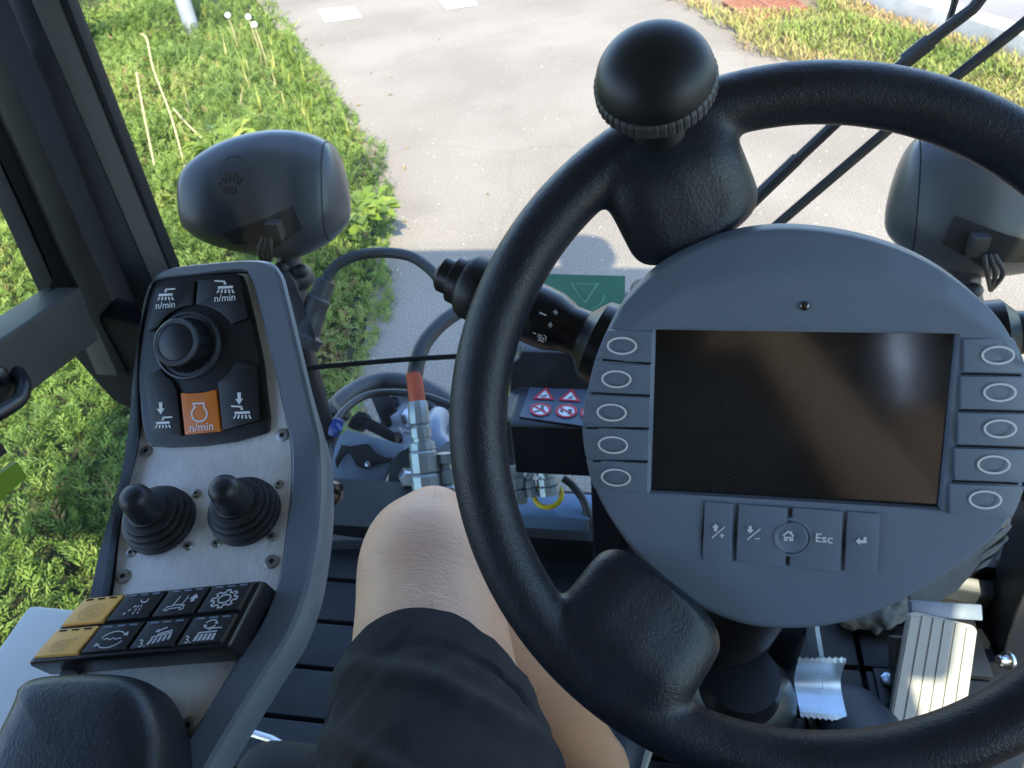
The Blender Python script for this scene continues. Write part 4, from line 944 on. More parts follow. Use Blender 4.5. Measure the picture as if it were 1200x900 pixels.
m = MB(); m.box(AQ(.55, -.05, -.012), (.085, .02, .016), (AC.u, AC.v, AC.n)); part(m, 'hinge_bracket', 'bodyg', ac, bevel=.002)
m = MB(); q = onZ(1039, 800, FZ+.016); m.box(q + Vector((0, -.008, .0)), (.03, .055, .008)); fb = thing('floor_bolt', 'zinc bolt on a black bracket between the two pedals', 'bolt', q); part(m, 'bracket', 'black', fb, bevel=.004)
m = MB(); m.lathe(q, (0, 0, 1), [(.0095, .003), (.0095, .011), (.007, .0125)], 6); m.lathe(q + Vector((.002, -.028, 0)), (0, 0, 1), [(.004, .003), (.004, .008)], 12); part(m, 'bolt_head', 'zinc', fb)
# pale pleated boot and crumpled cloth behind the accelerator
m = MB(); rings = []
A_, B_ = onT(1072, 706, 1.06), onT(1166, 626, .97)
for i in range(40):
    t = i/39; c = A_.lerp(B_, t) + Vector((0, .0, .012*math.sin(t*PI))); r = (.024 + .030*math.sin(t*PI*.92))*sm(-.02, .12, t)*(1-sm(.93, 1.02, t))
    rings.append([c + (X_w*0 + Vector((.25, .95, .1))*math.cos(a)*.7 + Vector((.35, -.1, .93))*math.sin(a))*r*(1 + .20*math.sin(15*a + 1.2*math.sin(t*5)) + .14*noise.noise(Vector((t*9, math.cos(a)*2, math.sin(a)*2)))) for a in [2*PI*j/28 for j in range(28)]])
m.loft(rings); solo(m, 'pleated_boot', 'bellows', 'pale pleated dust boot lying behind the accelerator pedal', 'boot', smooth=25)
m = MB(); A_, B_ = onT(985, 722, 1.10), onT(1065, 712, 1.10); rings = []
for i in range(30):
    t = i/29; c = A_.lerp(B_, t); r = .022*math.sin(PI*(.08+.84*t))**.5
    rings.append([c + (Vector((0, 1, .1))*math.cos(a)*1.2 + Vector((.1, -.1, .8))*math.sin(a))*r*(1+.35*noise.noise(Vector((t*8, math.cos(a)*1.6, math.sin(a)*1.6+4)))) for a in [2*PI*j/28 for j in range(28)]])
m.loft(rings); solo(m, 'crumpled_cloth', 'rag', 'crumpled grey cloth lying on the floor behind the pedals', 'cloth', smooth=40)
# ================================================================== SEAT
se = thing('driver_seat', 'dark woven driver seat under the driver', 'seat', (.03, -.1, FZ))
m = MB()
def rbox(c, s, r, ax=None):
    b = MB(); b.box(c, s, ax); return b
m.box((.0, -.06, .975), (.66, .66, .11)); part(m, 'cushion', 'fabric', se, bevel=.04, bseg=5)
m = MB(); m.box((.035, -.43, 1.32), (.52, .12, .66)); part(m, 'backrest', 'fabric', se, bevel=.05, bseg=5)
m = MB(); m.box((.035, -.08, .78), (.40, .46, .30)); part(m, 'pedestal', 'matte', se, bevel=.01)
m = MB(); m.tube([onZ(292, 858, .90), onZ(318, 866, .90), onZ(338, 877, .90), onZ(360, 892, .90)], .0042, 10); part(m, 'adjuster_lever', 'chrome', se)
# ================================================================== MIRRORS (outside, ahead of the windscreen)
ML = [(208, 236), (210, 222), (217, 201), (229, 187), (250, 173), (272, 163), (295, 156.5), (324, 152.5), (352, 154), (373, 160), (389, 170), (400, 192), (407, 218), (410.5, 241), (408.5, 258), (399, 271), (385, 284), (362, 297), (339, 302), (310, 300), (287, 296), (258, 289), (237.5, 281), (223, 271), (213, 257)]
MT0 = onT(310, 228, 1.29)
def build_mirror(flip, shift, label, scale=1.0):
    t = 1.29; vd = ray(310, 228).normalized(); e1 = (onT(412, 245, t)-onT(208, 240, t)).normalized(); e2 = e1.cross(vd)*-1; e2 = (e2 - vd*e2.dot(vd)).normalized()
    if e2.z < 0: e2 = -e2
    P = Pl(MT0, e1, e2); o2 = [P.uv(*q) for q in ML]; poly = [Vector((p.x, p.y)) for p in spline([tuple(p) for p in o2], 5, True)]
    xs = [p.x for p in poly]; x0, x1 = min(xs), max(xs)
    def FX(p):
        if not flip: return p
        d = p-MT0; q = Vector((2*XC - MT0.x - d.x*scale, MT0.y + d.y*scale, MT0.z + d.z*scale)); return q + shift
    base = FX(MT0)
    mr = thing('front_mirror', label, 'mirror', base + Vector((0, 0, -.15)), 'mirrors ahead of the windscreen')
    def rings(xa, xb, n, grow=1., ease=True):
        R = []
        for i in range(n+1):
            s = i/n
            x = xa + (xb-xa)*(.5-.5*math.cos(PI*s) if ease else s)
            ys = []
            for k in range(len(poly)):
                a, b = poly[k], poly[(k+1) % len(poly)]
                if (a.x-x)*(b.x-x) <= 0 and a.x != b.x: ys.append(a.y + (b.y-a.y)*(x-a.x)/(b.x-a.x))
            if len(ys) < 2: continue
            c, h = (max(ys)+min(ys))/2, (max(ys)-min(ys))/2*grow
            R.append([FX(P.at(x, c + h*math.copysign(abs(math.sin(a))**.72, math.sin(a)), (h*.72)*math.copysign(abs(math.cos(a))**.72, math.cos(a)))) for a in [2*PI*j/48 for j in range(48)]])
        return R
    w = x1-x0
    m = MB(); m.loft(rings(x0+.0005, x1-.0005, 40)); sh = part(m, 'housing', 'mirror', mr, smooth=60)
    def near_end(p): return FX(p)
    m = MB(); sr = rings(x0+w*.882, x0+w*.888, 2, 1.004, False); 
    m.loft(sr, cap0=False, cap1=False); part(m, 'shell_seam', 'dark', mr, smooth=0)
    bv = bvh_of(sh)
    def SP(x, y, lift=.002):
        # point on the shell for a place in the left mirror's picture coordinates
        p0 = P.P(*(x, y)); d = P.n
        q = FX(p0 + P.n*.4); q2 = FX(p0); dd = (q2-q).normalized(); h = bv.ray_cast(q, dd)
        return (h[0] - dd*lift, dd*-1) if h[0] is not None else (None, None)
    m = MB()
    def ln_(pts, wd, closed=False):
        a = [SP(*q) for q in pts]; a = [q for q in a if q[0] is not None]
        if len(a) > 1: m.ribbon([q[0] for q in a], a[0][1], wd, closed)
    Z = lambda x, y: (200 + x/3.4625, 140 + y/3.4615)
    hand = [((268, 240), (285, 262)), ((285, 222), (290, 262)), ((303, 222), (303, 258)), ((323, 222), (318, 258)), ((338, 232), (330, 262)), ((355, 240), (338, 268))]
    for a, b in hand: ln_([Z(*a), Z(*b)], .0046)
    for i in range(4): ln_([Z(280+16*i, 275), Z(282+15*i, 306)], .0046)
    ln_([Z(255, 262), Z(270, 266)], .004)
    dk = part(m, 'hand_symbol', 'dark', sh, smooth=0, recalc=False)
    m = MB(); ln_([Z(318+60*math.cos(math.radians(a)), 222-64*math.sin(math.radians(a))) for a in range(-15, 200, 12)], .0012); part(m, 'symbol_arc', 'matte', sh, smooth=0, recalc=False)
    # socket recess with wiring
    m = MB()
    def patch(q, lift):
        q = [Vector(p) for p in q]; g = [[SP(*Z(*(q[0].lerp(q[1], i/10).lerp(q[3].lerp(q[2], i/10), k/10))), lift)[0] for i in range(11)] for k in range(11)]
        if all(p is not None for r in g for p in r): m.loft(g, closed=False, cap0=False, cap1=False)
    patch([(405, 412), (548, 350), (578, 440), (440, 530)], .0022); patch([(255, 458), (405, 412), (430, 500), (300, 500)], .0018)
    part(m, 'socket', 'dark', sh, smooth=0, recalc=False)
    m = MB(); a = SP(*Z(485, 440), .012)[0]; b = SP(*Z(455, 470), .02)[0]; c = FX(P.P(*Z(430, 560))) ; 
    m.box(a, (.022, .02, .03)); m.tube([SP(*Z(495, 420), .016)[0], SP(*Z(512, 485), .02)[0]], .003, 8); pl_ = part(m, 'plug', 'cable', mr, bevel=.002)
    m = MB(); bt = FX(P.P(*Z(430, 590)) + P.n*.05)
    for k, mt in ((0, 'a'), (1, 'b'), (2, 'c')):
        m.tube([tuple(p) for p in spline([tuple(b + Vector((.006*k-.006, 0, 0))), tuple(b.lerp(bt, .5) + P.n*.012 + Vector((.01*k-.01, 0, 0))), tuple(bt)], 6)], .0034, 8)
    part(m, 'wiring', 'cable', mr)
    m = MB(); f = FX(P.P(*Z(470, 570))); g = FX(P.P(*Z(500, 640)) + Vector((0, -.0, 0)))
    m.tube([tuple(p) for p in (f + Vector((0, .02, .03)), f.lerp(g, .4), g)], [.016, .022, .026], 14); m.ball(g, (.035, .03, .026)); g2 = FX(P.P(*Z(520, 880)))
    m.tube([g, g2, g2 + Vector((0, -.03, -.35))], .02, 12)
    for (x, y) in ((465, 600), (540, 612), (510, 660)): m.ball(FX(P.P(*Z(x, y)) + P.n*.02), (.014, .012, .012))
    part(m, 'mirror_arm', 'cable', mr)
    # mirror pane at the outer end
    m = MB(); R = rings(x0+w*.012, x0+w*.05, 5, 1.03); m.loft(R); part(m, 'mirror_pane', 'mglass', mr, smooth=30)
    return mr
build_mirror(False, Vector((0, 0, 0)), 'black mirror housing with hand symbol ahead of the console')
_mx = MT0 - onT(345, 265, 1.29)
_tgt = onT(1123, 280, 1.14); _skl = onT(345, 265, 1.29)
_d = _skl-MT0; RS = 1.08; _now = Vector((2*XC - MT0.x - _d.x*RS, MT0.y + _d.y*RS, MT0.z + _d.z*RS))
build_mirror(True, _tgt-_now, 'dusty black mirror housing seen behind the wheel rim at right', RS)
# bracket, plug and cable beside the console
cbk = thing('socket_bracket', 'black bracket holding a grey plug beside the left mirror arm', 'bracket', onT(352, 390, 1.18))
m = MB(); m.slab([onT(*q, 1.18) for q in ((338, 318), (346, 330), (370, 392), (370, 404), (358, 410), (350, 400), (334, 360), (330, 320))], ray(350, 370).normalized(), .018); part(m, 'bracket_arm', 'cable', cbk, bevel=.003)
m = MB(); A_, B_ = onT(352, 405, 1.20), onT(382, 328, 1.20); L_ = (B_-A_).length
m.lathe(A_, B_-A_, [(.028, 0), (.03, L_*.15), (.022, L_*.2), (.020, L_*.42), (.0185, L_*.62), (.0195, L_*.64), (.0195, L_*.70), (.0165, L_*.73), (.0155, L_*.98), (.012, L_)], 28); pg = part(m, 'plug', 'hose', cbk, smooth=30)
m = MB(); m.tube([tuple(p) for p in spline([tuple(onT(x, y, t)) for x, y, t in ((380, 332, 1.2), (388, 318, 1.2), (402, 306, 1.2), (425, 298, 1.2), (452, 296, 1.2), (480, 300, 1.19), (500, 312, 1.18), (516, 328, 1.17), (535, 343, 1.16), (570, 360, 1.16), (620, 385, 1.12), (650, 425, 1.08), (665, 470, 1.08))], 6)], .0085, 12); part(m, 'plug_cable', 'hose', cbk)
# ================================================================== BRUSH HEAD AND HYDRAULICS AHEAD OF THE CAB
bh = thing('brush_hub', 'bolted black brush hub with grey bracket plate ahead of the cab', 'brush hub', onZ(490, 500, .45))
hc_ = onZ(489, 489, .55); m = MB(); m.lathe(hc_, (0, -.25, 1), [(.085, -.12), (.088, -.01), (.085, 0), (.046, .001), (.043, .005), (.0001, .006)], 40); part(m, 'hub_plate', 'hubm', bh, smooth=30)
m = MB(); ax_ = Vector((0, -.25, 1)).normalized(); xq = Vector((1, 0, 0)); yq = ax_.cross(xq)
for i in range(8):
    a = 2*PI*i/8+.3; m = MB(); m.lathe(hc_ + (xq*math.cos(a)+yq*math.sin(a))*.066, ax_, [(.0125, 0), (.0125, .014), (.009, .016)], 6); part(m, 'hub_bolt', 'matte', bh)
pass
m = MB(); m.lathe(hc_, ax_, [(.034, .006), (.034, .010), (.030, .012), (.0001, .012)], 32); part(m, 'hub_cap', 'chrome', bh)
def zb3(x, y): return (370 + x/4.284, 430 + y/4.284)
def BH(x, y, t): return onT(*zb3(x, y), t)
pn_ = (ray(430, 560)*-1).normalized()
def plate(pts, t, th, mt, nm, par, mtl=None):
    m = MB(); P0 = onT(*zb3(*pts[0]), t); n_ = Vector((0, -.55, .83)).normalized(); q = [onP(*zb3(*p), P0, n_) for p in pts]
    m.slab([p for p in q], -n_, th); return part(m, nm, mt, par, bevel=.002, smooth=30)
plate([(95, 400), (118, 345), (160, 312), (250, 340), (440, 392), (425, 440), (375, 480), (330, 600), (280, 745), (60, 765), (60, 640), (75, 500)], 1.42, .012, 'bodyg', 'bracket_plate', bh)
plate([(94, 470), (128, 388), (170, 398), (225, 388), (262, 384), (300, 430), (345, 452), (385, 458), (365, 478), (300, 490), (250, 512), (205, 498), (178, 450), (160, 425), (130, 455), (103, 508)], 1.40, .006, 'dark', 'plate_opening', bh)
plate([(158, 300), (178, 250), (215, 220), (255, 230), (250, 262), (215, 312)], 1.47, .03, 'matte', 'guard', bh)
plate([(232, 300), (258, 245), (400, 330), (395, 380)], 1.46, .03, 'matte', 'guard', bh)
plate([(275, 150), (370, 140), (390, 205), (320, 260)], 1.62, .03, 'matte', 'guard', bh)
plate([(365, 500), (415, 430), (470, 400), (500, 480), (510, 600), (360, 620)], 1.38, .03, 'matte', 'arm_plate', bh)
m = MB(); q = BH(462, 556, 1.33); m.lathe(q, (.3, -.6, .5), [(.016, -.02), (.016, .02), (.012, .024), (.0001, .024)], 6); part(m, 'pivot_bolt', 'chrome', bh); m = MB(); m.lathe(BH(265, 490, 1.385), (0, -.5, .8), [(.006, 0), (.005, .006), (.0001, .007)], 12); part(m, 'plate_rivet', 'chrome', bh)
m = MB(); m.slab([BH(x, y, 1.30) for x, y in ((62, 690), (100, 720), (66, 735))], pn_, .001); part(m, 'warning_triangle', 'signwhite', bh)
m = MB(); m.ribbon([BH(x, y, 1.299) for x, y in ((62, 690), (100, 720), (66, 735))], pn_, .004, True); part(m, 'triangle_border', 'signred', bh, smooth=0)
def hosething(name, pts, r, label, mt='hose', cat='hose', group=None):
    m = MB(); m.tube([tuple(p) for p in spline([tuple(p) for p in pts], 7)], r, 14); return solo(m, name, mt, label, cat, group)
hosething('ring_hose', [BH(*q) for q in ((70, 760, 1.46), (50, 560, 1.48), (45, 380, 1.52), (60, 270, 1.56), (120, 180, 1.6), (220, 105, 1.65), (320, 72, 1.68), (430, 72, 1.68), (540, 100, 1.66), (620, 145, 1.63), (700, 210, 1.6))], .0205, 'thick grey black hose curving over the brush hub')
hosething('thin_cable', [BH(*q) for q in ((65, 560, 1.42), (75, 340, 1.47), (110, 260, 1.5), (180, 185, 1.54), (260, 142, 1.57), (360, 128, 1.58), (470, 132, 1.57), (580, 155, 1.56), (700, 200, 1.54))], .0075, 'thin black cable running inside the curved hose', 'cable', 'cable')
m = MB(); m.tube([BH(118, 262, 1.44), BH(100, 310, 1.44), BH(88, 345, 1.44)], [.009, .013, .010], 10); m.tube([BH(95, 290, 1.43), BH(120, 325, 1.43)], .008, 8); solo(m, 'blue_coupling', 'blue', 'small blue coupling clipped to the curved hose', 'coupling')
hh = thing('hydraulic_hose', 'grey hydraulic hose with orange sleeve and steel coupling before the hub', 'hose', onT(495, 600, 1.22))
C0, C1 = onT(489, 470, 1.21), onT(503, 600, 1.20); CL = (C1-C0).length; ca = (C1-C0)
m = MB(); m.lathe(C0, ca, [(.0135, 0), (.0155, .004), (.0165, .12*CL*1), (.0165, .2*CL), (.012, .22*CL), (.0135, .24*CL), (.0165, .245*CL), (.0165, .33*CL), (.014, .335*CL), (.014, .37*CL), (.0195, .38*CL), (.0205, .44*CL), (.0190, .45*CL), (.0215, .47*CL), (.0215, .64*CL), (.0195, .66*CL), (.0225, .68*CL), (.0225, .98*CL), (.018, CL)], 10); part(m, 'coupling', mat('blue grey plated steel', (.30, .36, .38), .38, metal=.6, var=.12, vscale=20), hh, smooth=25)
m = MB(); S0 = onT(485, 438, 1.22); m.tube([S0, S0.lerp(C0, .5), C0 + ca*.02], .0128, 16); part(m, 'sleeve', 'sleeve', hh)
m = MB(); m.tube([tuple(p) for p in spline([tuple(onT(x, y, t)) for x, y, t in ((486, 442, 1.22), (489, 425, 1.23), (497, 403, 1.25), (512, 384, 1.27), (532, 368, 1.29), (560, 355, 1.31), (600, 350, 1.33), (626, 352, 1.33), (642, 366, 1.315), (640, 385, 1.30))], 7)], .0128, 16); part(m, 'hose_run', 'hose', hh)
# cable ties and further lines round the hub
def tie(q, r, d):
    return q, r, d
hosething('slim_pipe', [BH(*q) for q in ((555, 620, 1.40), (548, 480, 1.43), (560, 380, 1.46), (600, 300, 1.5), (660, 260, 1.54))], .010, 'slim pipe between the steel coupling and the wheel rim', 'hubm', 'pipe')
hosething('elbow_hose', [BH(*q) for q in ((620, 250, 1.52), (600, 300, 1.48), (610, 370, 1.45), (660, 420, 1.43))], .022, 'short grey elbow hose right of the bolted hub', 'bodyg', 'hose')
hosething('lead_wire', [BH(*q) for q in ((76, 560, 1.41), (96, 470, 1.43), (84, 390, 1.45), (112, 330, 1.47), (96, 290, 1.5), (128, 215, 1.54))], .005, 'thin lead wire clipped along the left of the curved hose', 'cable', 'cable')
m = MB(); q_ = BH(125, 215, 1.575); m.lathe(q_ - Vector((.006, .004, .0)), (.7, .4, .5), [(.026, 0), (.0285, .001), (.0285, .011), (.026, .012)], 20); solo(m, 'cable_tie', 'matte', 'black cable tie holding the thin cable to the curved hose', 'cable tie')
# second coupling half hidden by the rim and the quick couplings under the box
cpm = bpy.data.materials['blue grey plated steel']
def coupling(px, py0, py1, t, r, label):
    a, b = onT(px, py0, t), onT(px+4, py1, t); L_ = (b-a).length; m = MB()
    m.lathe(a, b-a, [(r*.6, 0), (r*.95, .02*L_), (r*.95, .2*L_), (r*.7, .22*L_), (r*.7, .32*L_), (r, .34*L_), (r, .6*L_), (r*.85, .62*L_), (r*1.05, .68*L_), (r*1.05, L_)], 12); return solo(m, 'quick_coupling', cpm, label, 'coupling', 'hydraulic couplings at the cab foot', smooth=25)
coupling(521, 530, 590, 1.22, .017, 'short steel coupling between the orange sleeved hose and the wheel rim')
coupling(600, 545, 590, 1.16, .018, 'wide dull coupling beneath the left end of the warning box')
coupling(618, 553, 582, 1.16, .010, 'narrow steel coupling with stacked rings under the warning box')
coupling(640, 550, 580, 1.16, .017, 'steel coupling with yellow collar under the warning box')
m = MB(); q = onT(642, 580, 1.155); m.tube([q + (xq*math.cos(a)+yq*math.sin(a))*.0205 for a in [2*PI*i/24 for i in range(24)]], .004, 8, closed=True); solo(m, 'collar_ring', 'yellow', 'bright yellow ring around the coupling under the warning box', 'ring')
m = MB(); m.box(onT(632, 588, 1.19) + Vector((0, 0, -.02)), (.16, .05, .03)); solo(m, 'valve_block', mat('blue anodised block', (.14, .22, .33), .4, metal=.3, var=.2, vscale=14), 'blue valve block carrying the couplings under the warning box', 'valve block', bevel=.003)
hosething('slim_tube', [onT(x, y, t) for x, y, t in ((660, 560, 1.17), (672, 570, 1.17), (685, 590, 1.17), (692, 620, 1.17))], .006, 'slim grey tube at the right end of the valve block', 'hose', 'tube')
hosething('supply_hose', [onT(x, y, t) for x, y, t in ((640, 385, 1.30), (618, 400, 1.26), (603, 425, 1.22), (597, 460, 1.2), (594, 520, 1.18), (598, 548, 1.17))], .011, 'grey black hose dropping behind the wheel rim to the couplings')
m = MB(); m.tube([onT(597, 450, 1.19), onT(595, 480, 1.18)], .0135, 12); solo(m, 'blue_sleeve', 'sky', 'light blue sleeve on the hose beside the warning box', 'sleeve')
m = MB(); m.tube([onT(628, 402, 1.22), onT(634, 412, 1.2), onT(630, 440, 1.2)], .010, 12); m.tube([onT(606, 440, 1.15), onT(600, 500, 1.13)], .011, 12); solo(m, 'yellow_bit_and_reflection', 'yellow', 'yellow bit and painted reflection between the stalk and the warning box', 'lever')  # second tube stands for the yellow reflection at the box's left side
# ================================================================== WIPER AND STICKER
wp = thing('windscreen_wiper', 'black twin arm wiper crossing the upper right windscreen', 'wiper', onW(886, 300, .05))
W0 = lambda x, y, d=.045: onW(x, y, d)
m = MB(); m.tube([W0(752, 352), W0(830, 285), W0(885, 233), W0(935, 185)], [.011, .010, .0095, .009], 8); m.tube([W0(935, 186), W0(990, 134), W0(1080, 55), W0(1140, 10), W0(1170, -30), W0(1230, -80)], .0075, 8); part(m, 'upper_arm', 'black', wp)
m = MB(); m.tube([W0(800, 360, .04), W0(880, 290, .04), W0(918, 257, .04), W0(1043, 150, .04), W0(1200, 27, .04), W0(1300, -60, .04)], .0075, 6); part(m, 'lower_arm', 'black', wp)
m = MB(); pv_ = W0(775, 357, .035); m.box(pv_ + Vector((0, -.01, -.012)), (.13, .05, .05)); m.lathe(W0(752, 352, .03), (0, 1, .1), [(.018, -.02), (.018, .03), (.012, .036)], 20); m.lathe(W0(800, 360, .025), (0, 1, .1), [(.016, -.02), (.016, .03), (.011, .036)], 20); part(m, 'pivot_base', 'matte', wp, bevel=.004)
m = MB(); m.tube([tuple(p) for p in spline([tuple(W0(x, y, .06)) for x, y in ((1072, 62), (1085, 56), (1100, 45), (1110, 30), (1116, 12), (1124, -15), (1136, -40))], 6)], .0042, 8); m.tube([W0(1060, 72, .05), W0(1090, 48, .05)], .0105, 8); part(m, 'washer_hose', 'cable', wp)
gs = thing('green_sticker', 'dark green sticker with pale down pointing triangle on the windscreen', 'sticker', onW(685, 345, -.006))
m = MB(); GQ = lambda x, y, d=-.006: onW(520 + x*.18333, 290 + y*.18333, d)
m.loft([[GQ(*q, d) for q in ((640, 168), (1160, 182), (1158, 420), (650, 420))] for d in (-.006, -.0045)]); part(m, 'sticker_sheet', 'sticker', gs, smooth=0)
def gl_(m, pts, w, cl=False): q = [GQ(*p, -.0068) for p in pts]; m.ribbon(q, (0, -1, 0), w, cl)
m = MB(); gl_(m, [(812, 228), (985, 232), (905, 350)], .0036, True); gl_(m, [(1030, 300), (1015, 345), (975, 380), (940, 395)], .0036); part(m, 'triangle_mark', 'stickerl', gs, smooth=0, recalc=False)
# ================================================================== DRIVER (legs, hips, torso below the camera)
def limb(mb, pts, seg=28):
    """pts: (centre, half width, half height) ; lofted along a smooth path"""
    P = spline([(*Vector(p[0]), p[1], p[2]) if False else (p[0][0], p[0][1], p[0][2]) for p in pts], 6)
    Rr = spline([(p[1], p[2], 0) for p in pts], 6); rings = []
    for i, p in enumerate(P):
        t = (P[min(i+1, len(P)-1)]-P[max(i-1, 0)]).normalized()
        up = Vector((0, 0, 1)) if abs(t.z) < .8 else Vector((0, -1, 0)) if t.z > 0 else Vector((0, 1, 0))
        up = (up-t*up.dot(t)).normalized(); sd = t.cross(up)
        rings.append([p + sd*math.cos(a)*Rr[i].x + up*math.sin(a)*Rr[i].y for a in [2*PI*j/seg for j in range(seg)]])
    mb.loft(rings)
body = MB()
KN = Vector((-.182, .392, 1.108))
HIPL = Vector((-.03, -.15, 1.11))
TH = [(HIPL.lerp(KN, t), w, h) for t, w, h in ((0, .088, .082), (.25, .086, .08), (.5, .078, .074), (.75, .067, .064), (.9, .061, .058))]
limb(body, TH + [((KN.x, KN.y, KN.z+.002), .0585, .058), ((KN.x+.0, KN.y+.03, KN.z-.006), .047, .045), ((KN.x+.0, KN.y+.052, KN.z-.012), .022, .022)])
limb(body, [((KN.x, KN.y+.0, KN.z+.008), .050, .050), ((KN.x+.012, KN.y+.012, KN.z-.05), .054, .055), ((KN.x+.050, KN.y+.005, KN.z-.14), .054, .062), ((KN.x+.09, KN.y, KN.z-.24), .046, .052), ((KN.x+.13, KN.y+.005, KN.z-.35), .036, .039), ((KN.x+.148, KN.y+.01, KN.z-.41), .035, .04), ((KN.x+.15, KN.y+.0, KN.z-.445), .036, .048)])
body.ball((KN.x+.002, KN.y+.024, KN.z+.022), (.034, .036, .030), 24, 14)
# right leg
HR = Vector((.17, -.15, 1.11)); KR = Vector((.335, .28, 1.13))
limb(body, [(HR.lerp(KR, t), w, h) for t, w, h in ((0, .088, .082), (.3, .085, .08), (.6, .074, .07), (.9, .061, .06))] + [((KR.x, KR.y+.03, KR.z), .045, .045), ((KR.x, KR.y+.05, KR.z-.01), .02, .02)])
AR = Vector((.365, .285, .70))
limb(body, [((KR.x, KR.y+.005, KR.z), .050, .050), ((KR.x, KR.y+.008, KR.z-.06), .053, .055), (KR.lerp(AR, .4), .052, .058), (KR.lerp(AR, .75), .038, .042), (AR, .034, .04)])
# pelvis and trunk
limb(body, [((.07, -.12, 1.08), .16, .07), ((.07, -.19, 1.14), .175, .11), ((.07, -.23, 1.28), .165, .11), ((.07, -.26, 1.42), .18, .115), ((.07, -.28, 1.52), .17, .10), ((.07, -.285, 1.57), .07, .06), ((.07, -.28, 1.62), .055, .058)], 32)
# neck, head and arms (behind the camera; they show only as reflections and shade)
limb(body, [((.07, -.285, 1.56), .055, .055), ((.07, -.27, 1.66), .052, .056)])
body.ball((.07, -.255, 1.755), (.075, .095, .112), 28, 18); body.ball((.07, -.215, 1.70), (.055, .06, .055), 20, 12); body.ball((.07, -.155, 1.745), (.013, .02, .024), 12, 8)
for sx in (-1, 1): body.ball((.07+sx*.078, -.27, 1.75), (.012, .022, .034), 12, 8)
def arm(S_, E_, H_, fdir, palm):
    limb(body, [(S_, .058, .055), (S_.lerp(E_, .5), .048, .046), (E_, .040, .040), (E_.lerp(H_, .35), .042, .040), (E_.lerp(H_, .85), .030, .026), (H_, .028, .022)])
    fdir = fdir.normalized(); palm = palm.normalized(); sd = fdir.cross(palm); K = H_ + fdir*.085
    limb(body, [(H_, .028, .020), (H_ + fdir*.04, .038, .017), (K, .042, .014)])
    for i, (o_, l_) in enumerate(((-.031, .070), (-.010, .080), (.011, .075), (.031, .058))):
        b_ = K + sd*o_ - fdir*.012; limb(body, [(b_, .0095, .0095), (b_ + fdir*l_*.45 + palm*.004, .009, .009), (b_ + fdir*l_*.75 + palm*.018, .0085, .0085), (b_ + fdir*l_*.9 + palm*.036, .007, .007)], 12)
    b_ = H_ + fdir*.025 - sd*.03; limb(body, [(b_, .013, .013), (b_ - sd*.025 + fdir*.03 + palm*.01, .011, .011), (b_ - sd*.03 + fdir*.06 + palm*.02, .009, .009)], 12)
arm(Vector((.27, -.275, 1.50)), Vector((.285, -.11, 1.28)), Vector((.09, -.10, 1.57)), Vector((-.5, .02, .8)), Vector((-.6, .3, -.4)))
arm(Vector((-.13, -.275, 1.50)), Vector((-.25, -.24, 1.24)), Vector((-.12, -.08, 1.21)), Vector((.25, .9, -.12)), Vector((0, -.1, -1)))
me = mesh_from(body, 'person_raw', 'skin', smooth=0); ob = bpy.data.objects.new('raw', me); COL.objects.link(ob)
md = ob.modifiers.new('r', 'REMESH'); md.mode = 'VOXEL'; md.voxel_size = .0055
md = ob.modifiers.new('s', 'SMOOTH'); md.factor = .5; md.iterations = 14
full = bpy.data.meshes.new_from_object(ob.evaluated_get(bpy.context.evaluated_depsgraph_get())); bpy.data.objects.remove(ob)
pe = bpy.data.objects.new('person', full); COL.objects.link(pe); full.polygons.foreach_set('use_smooth', [True]*len(full.polygons)); full.materials.clear(); full.materials.append(MT['skin'])
W['person'] = Vector((0, 0, 0)); tag(pe, 'person seated in black shorts with one bare left knee beside the wheel', 'person')
bvp = bvh_of(pe)
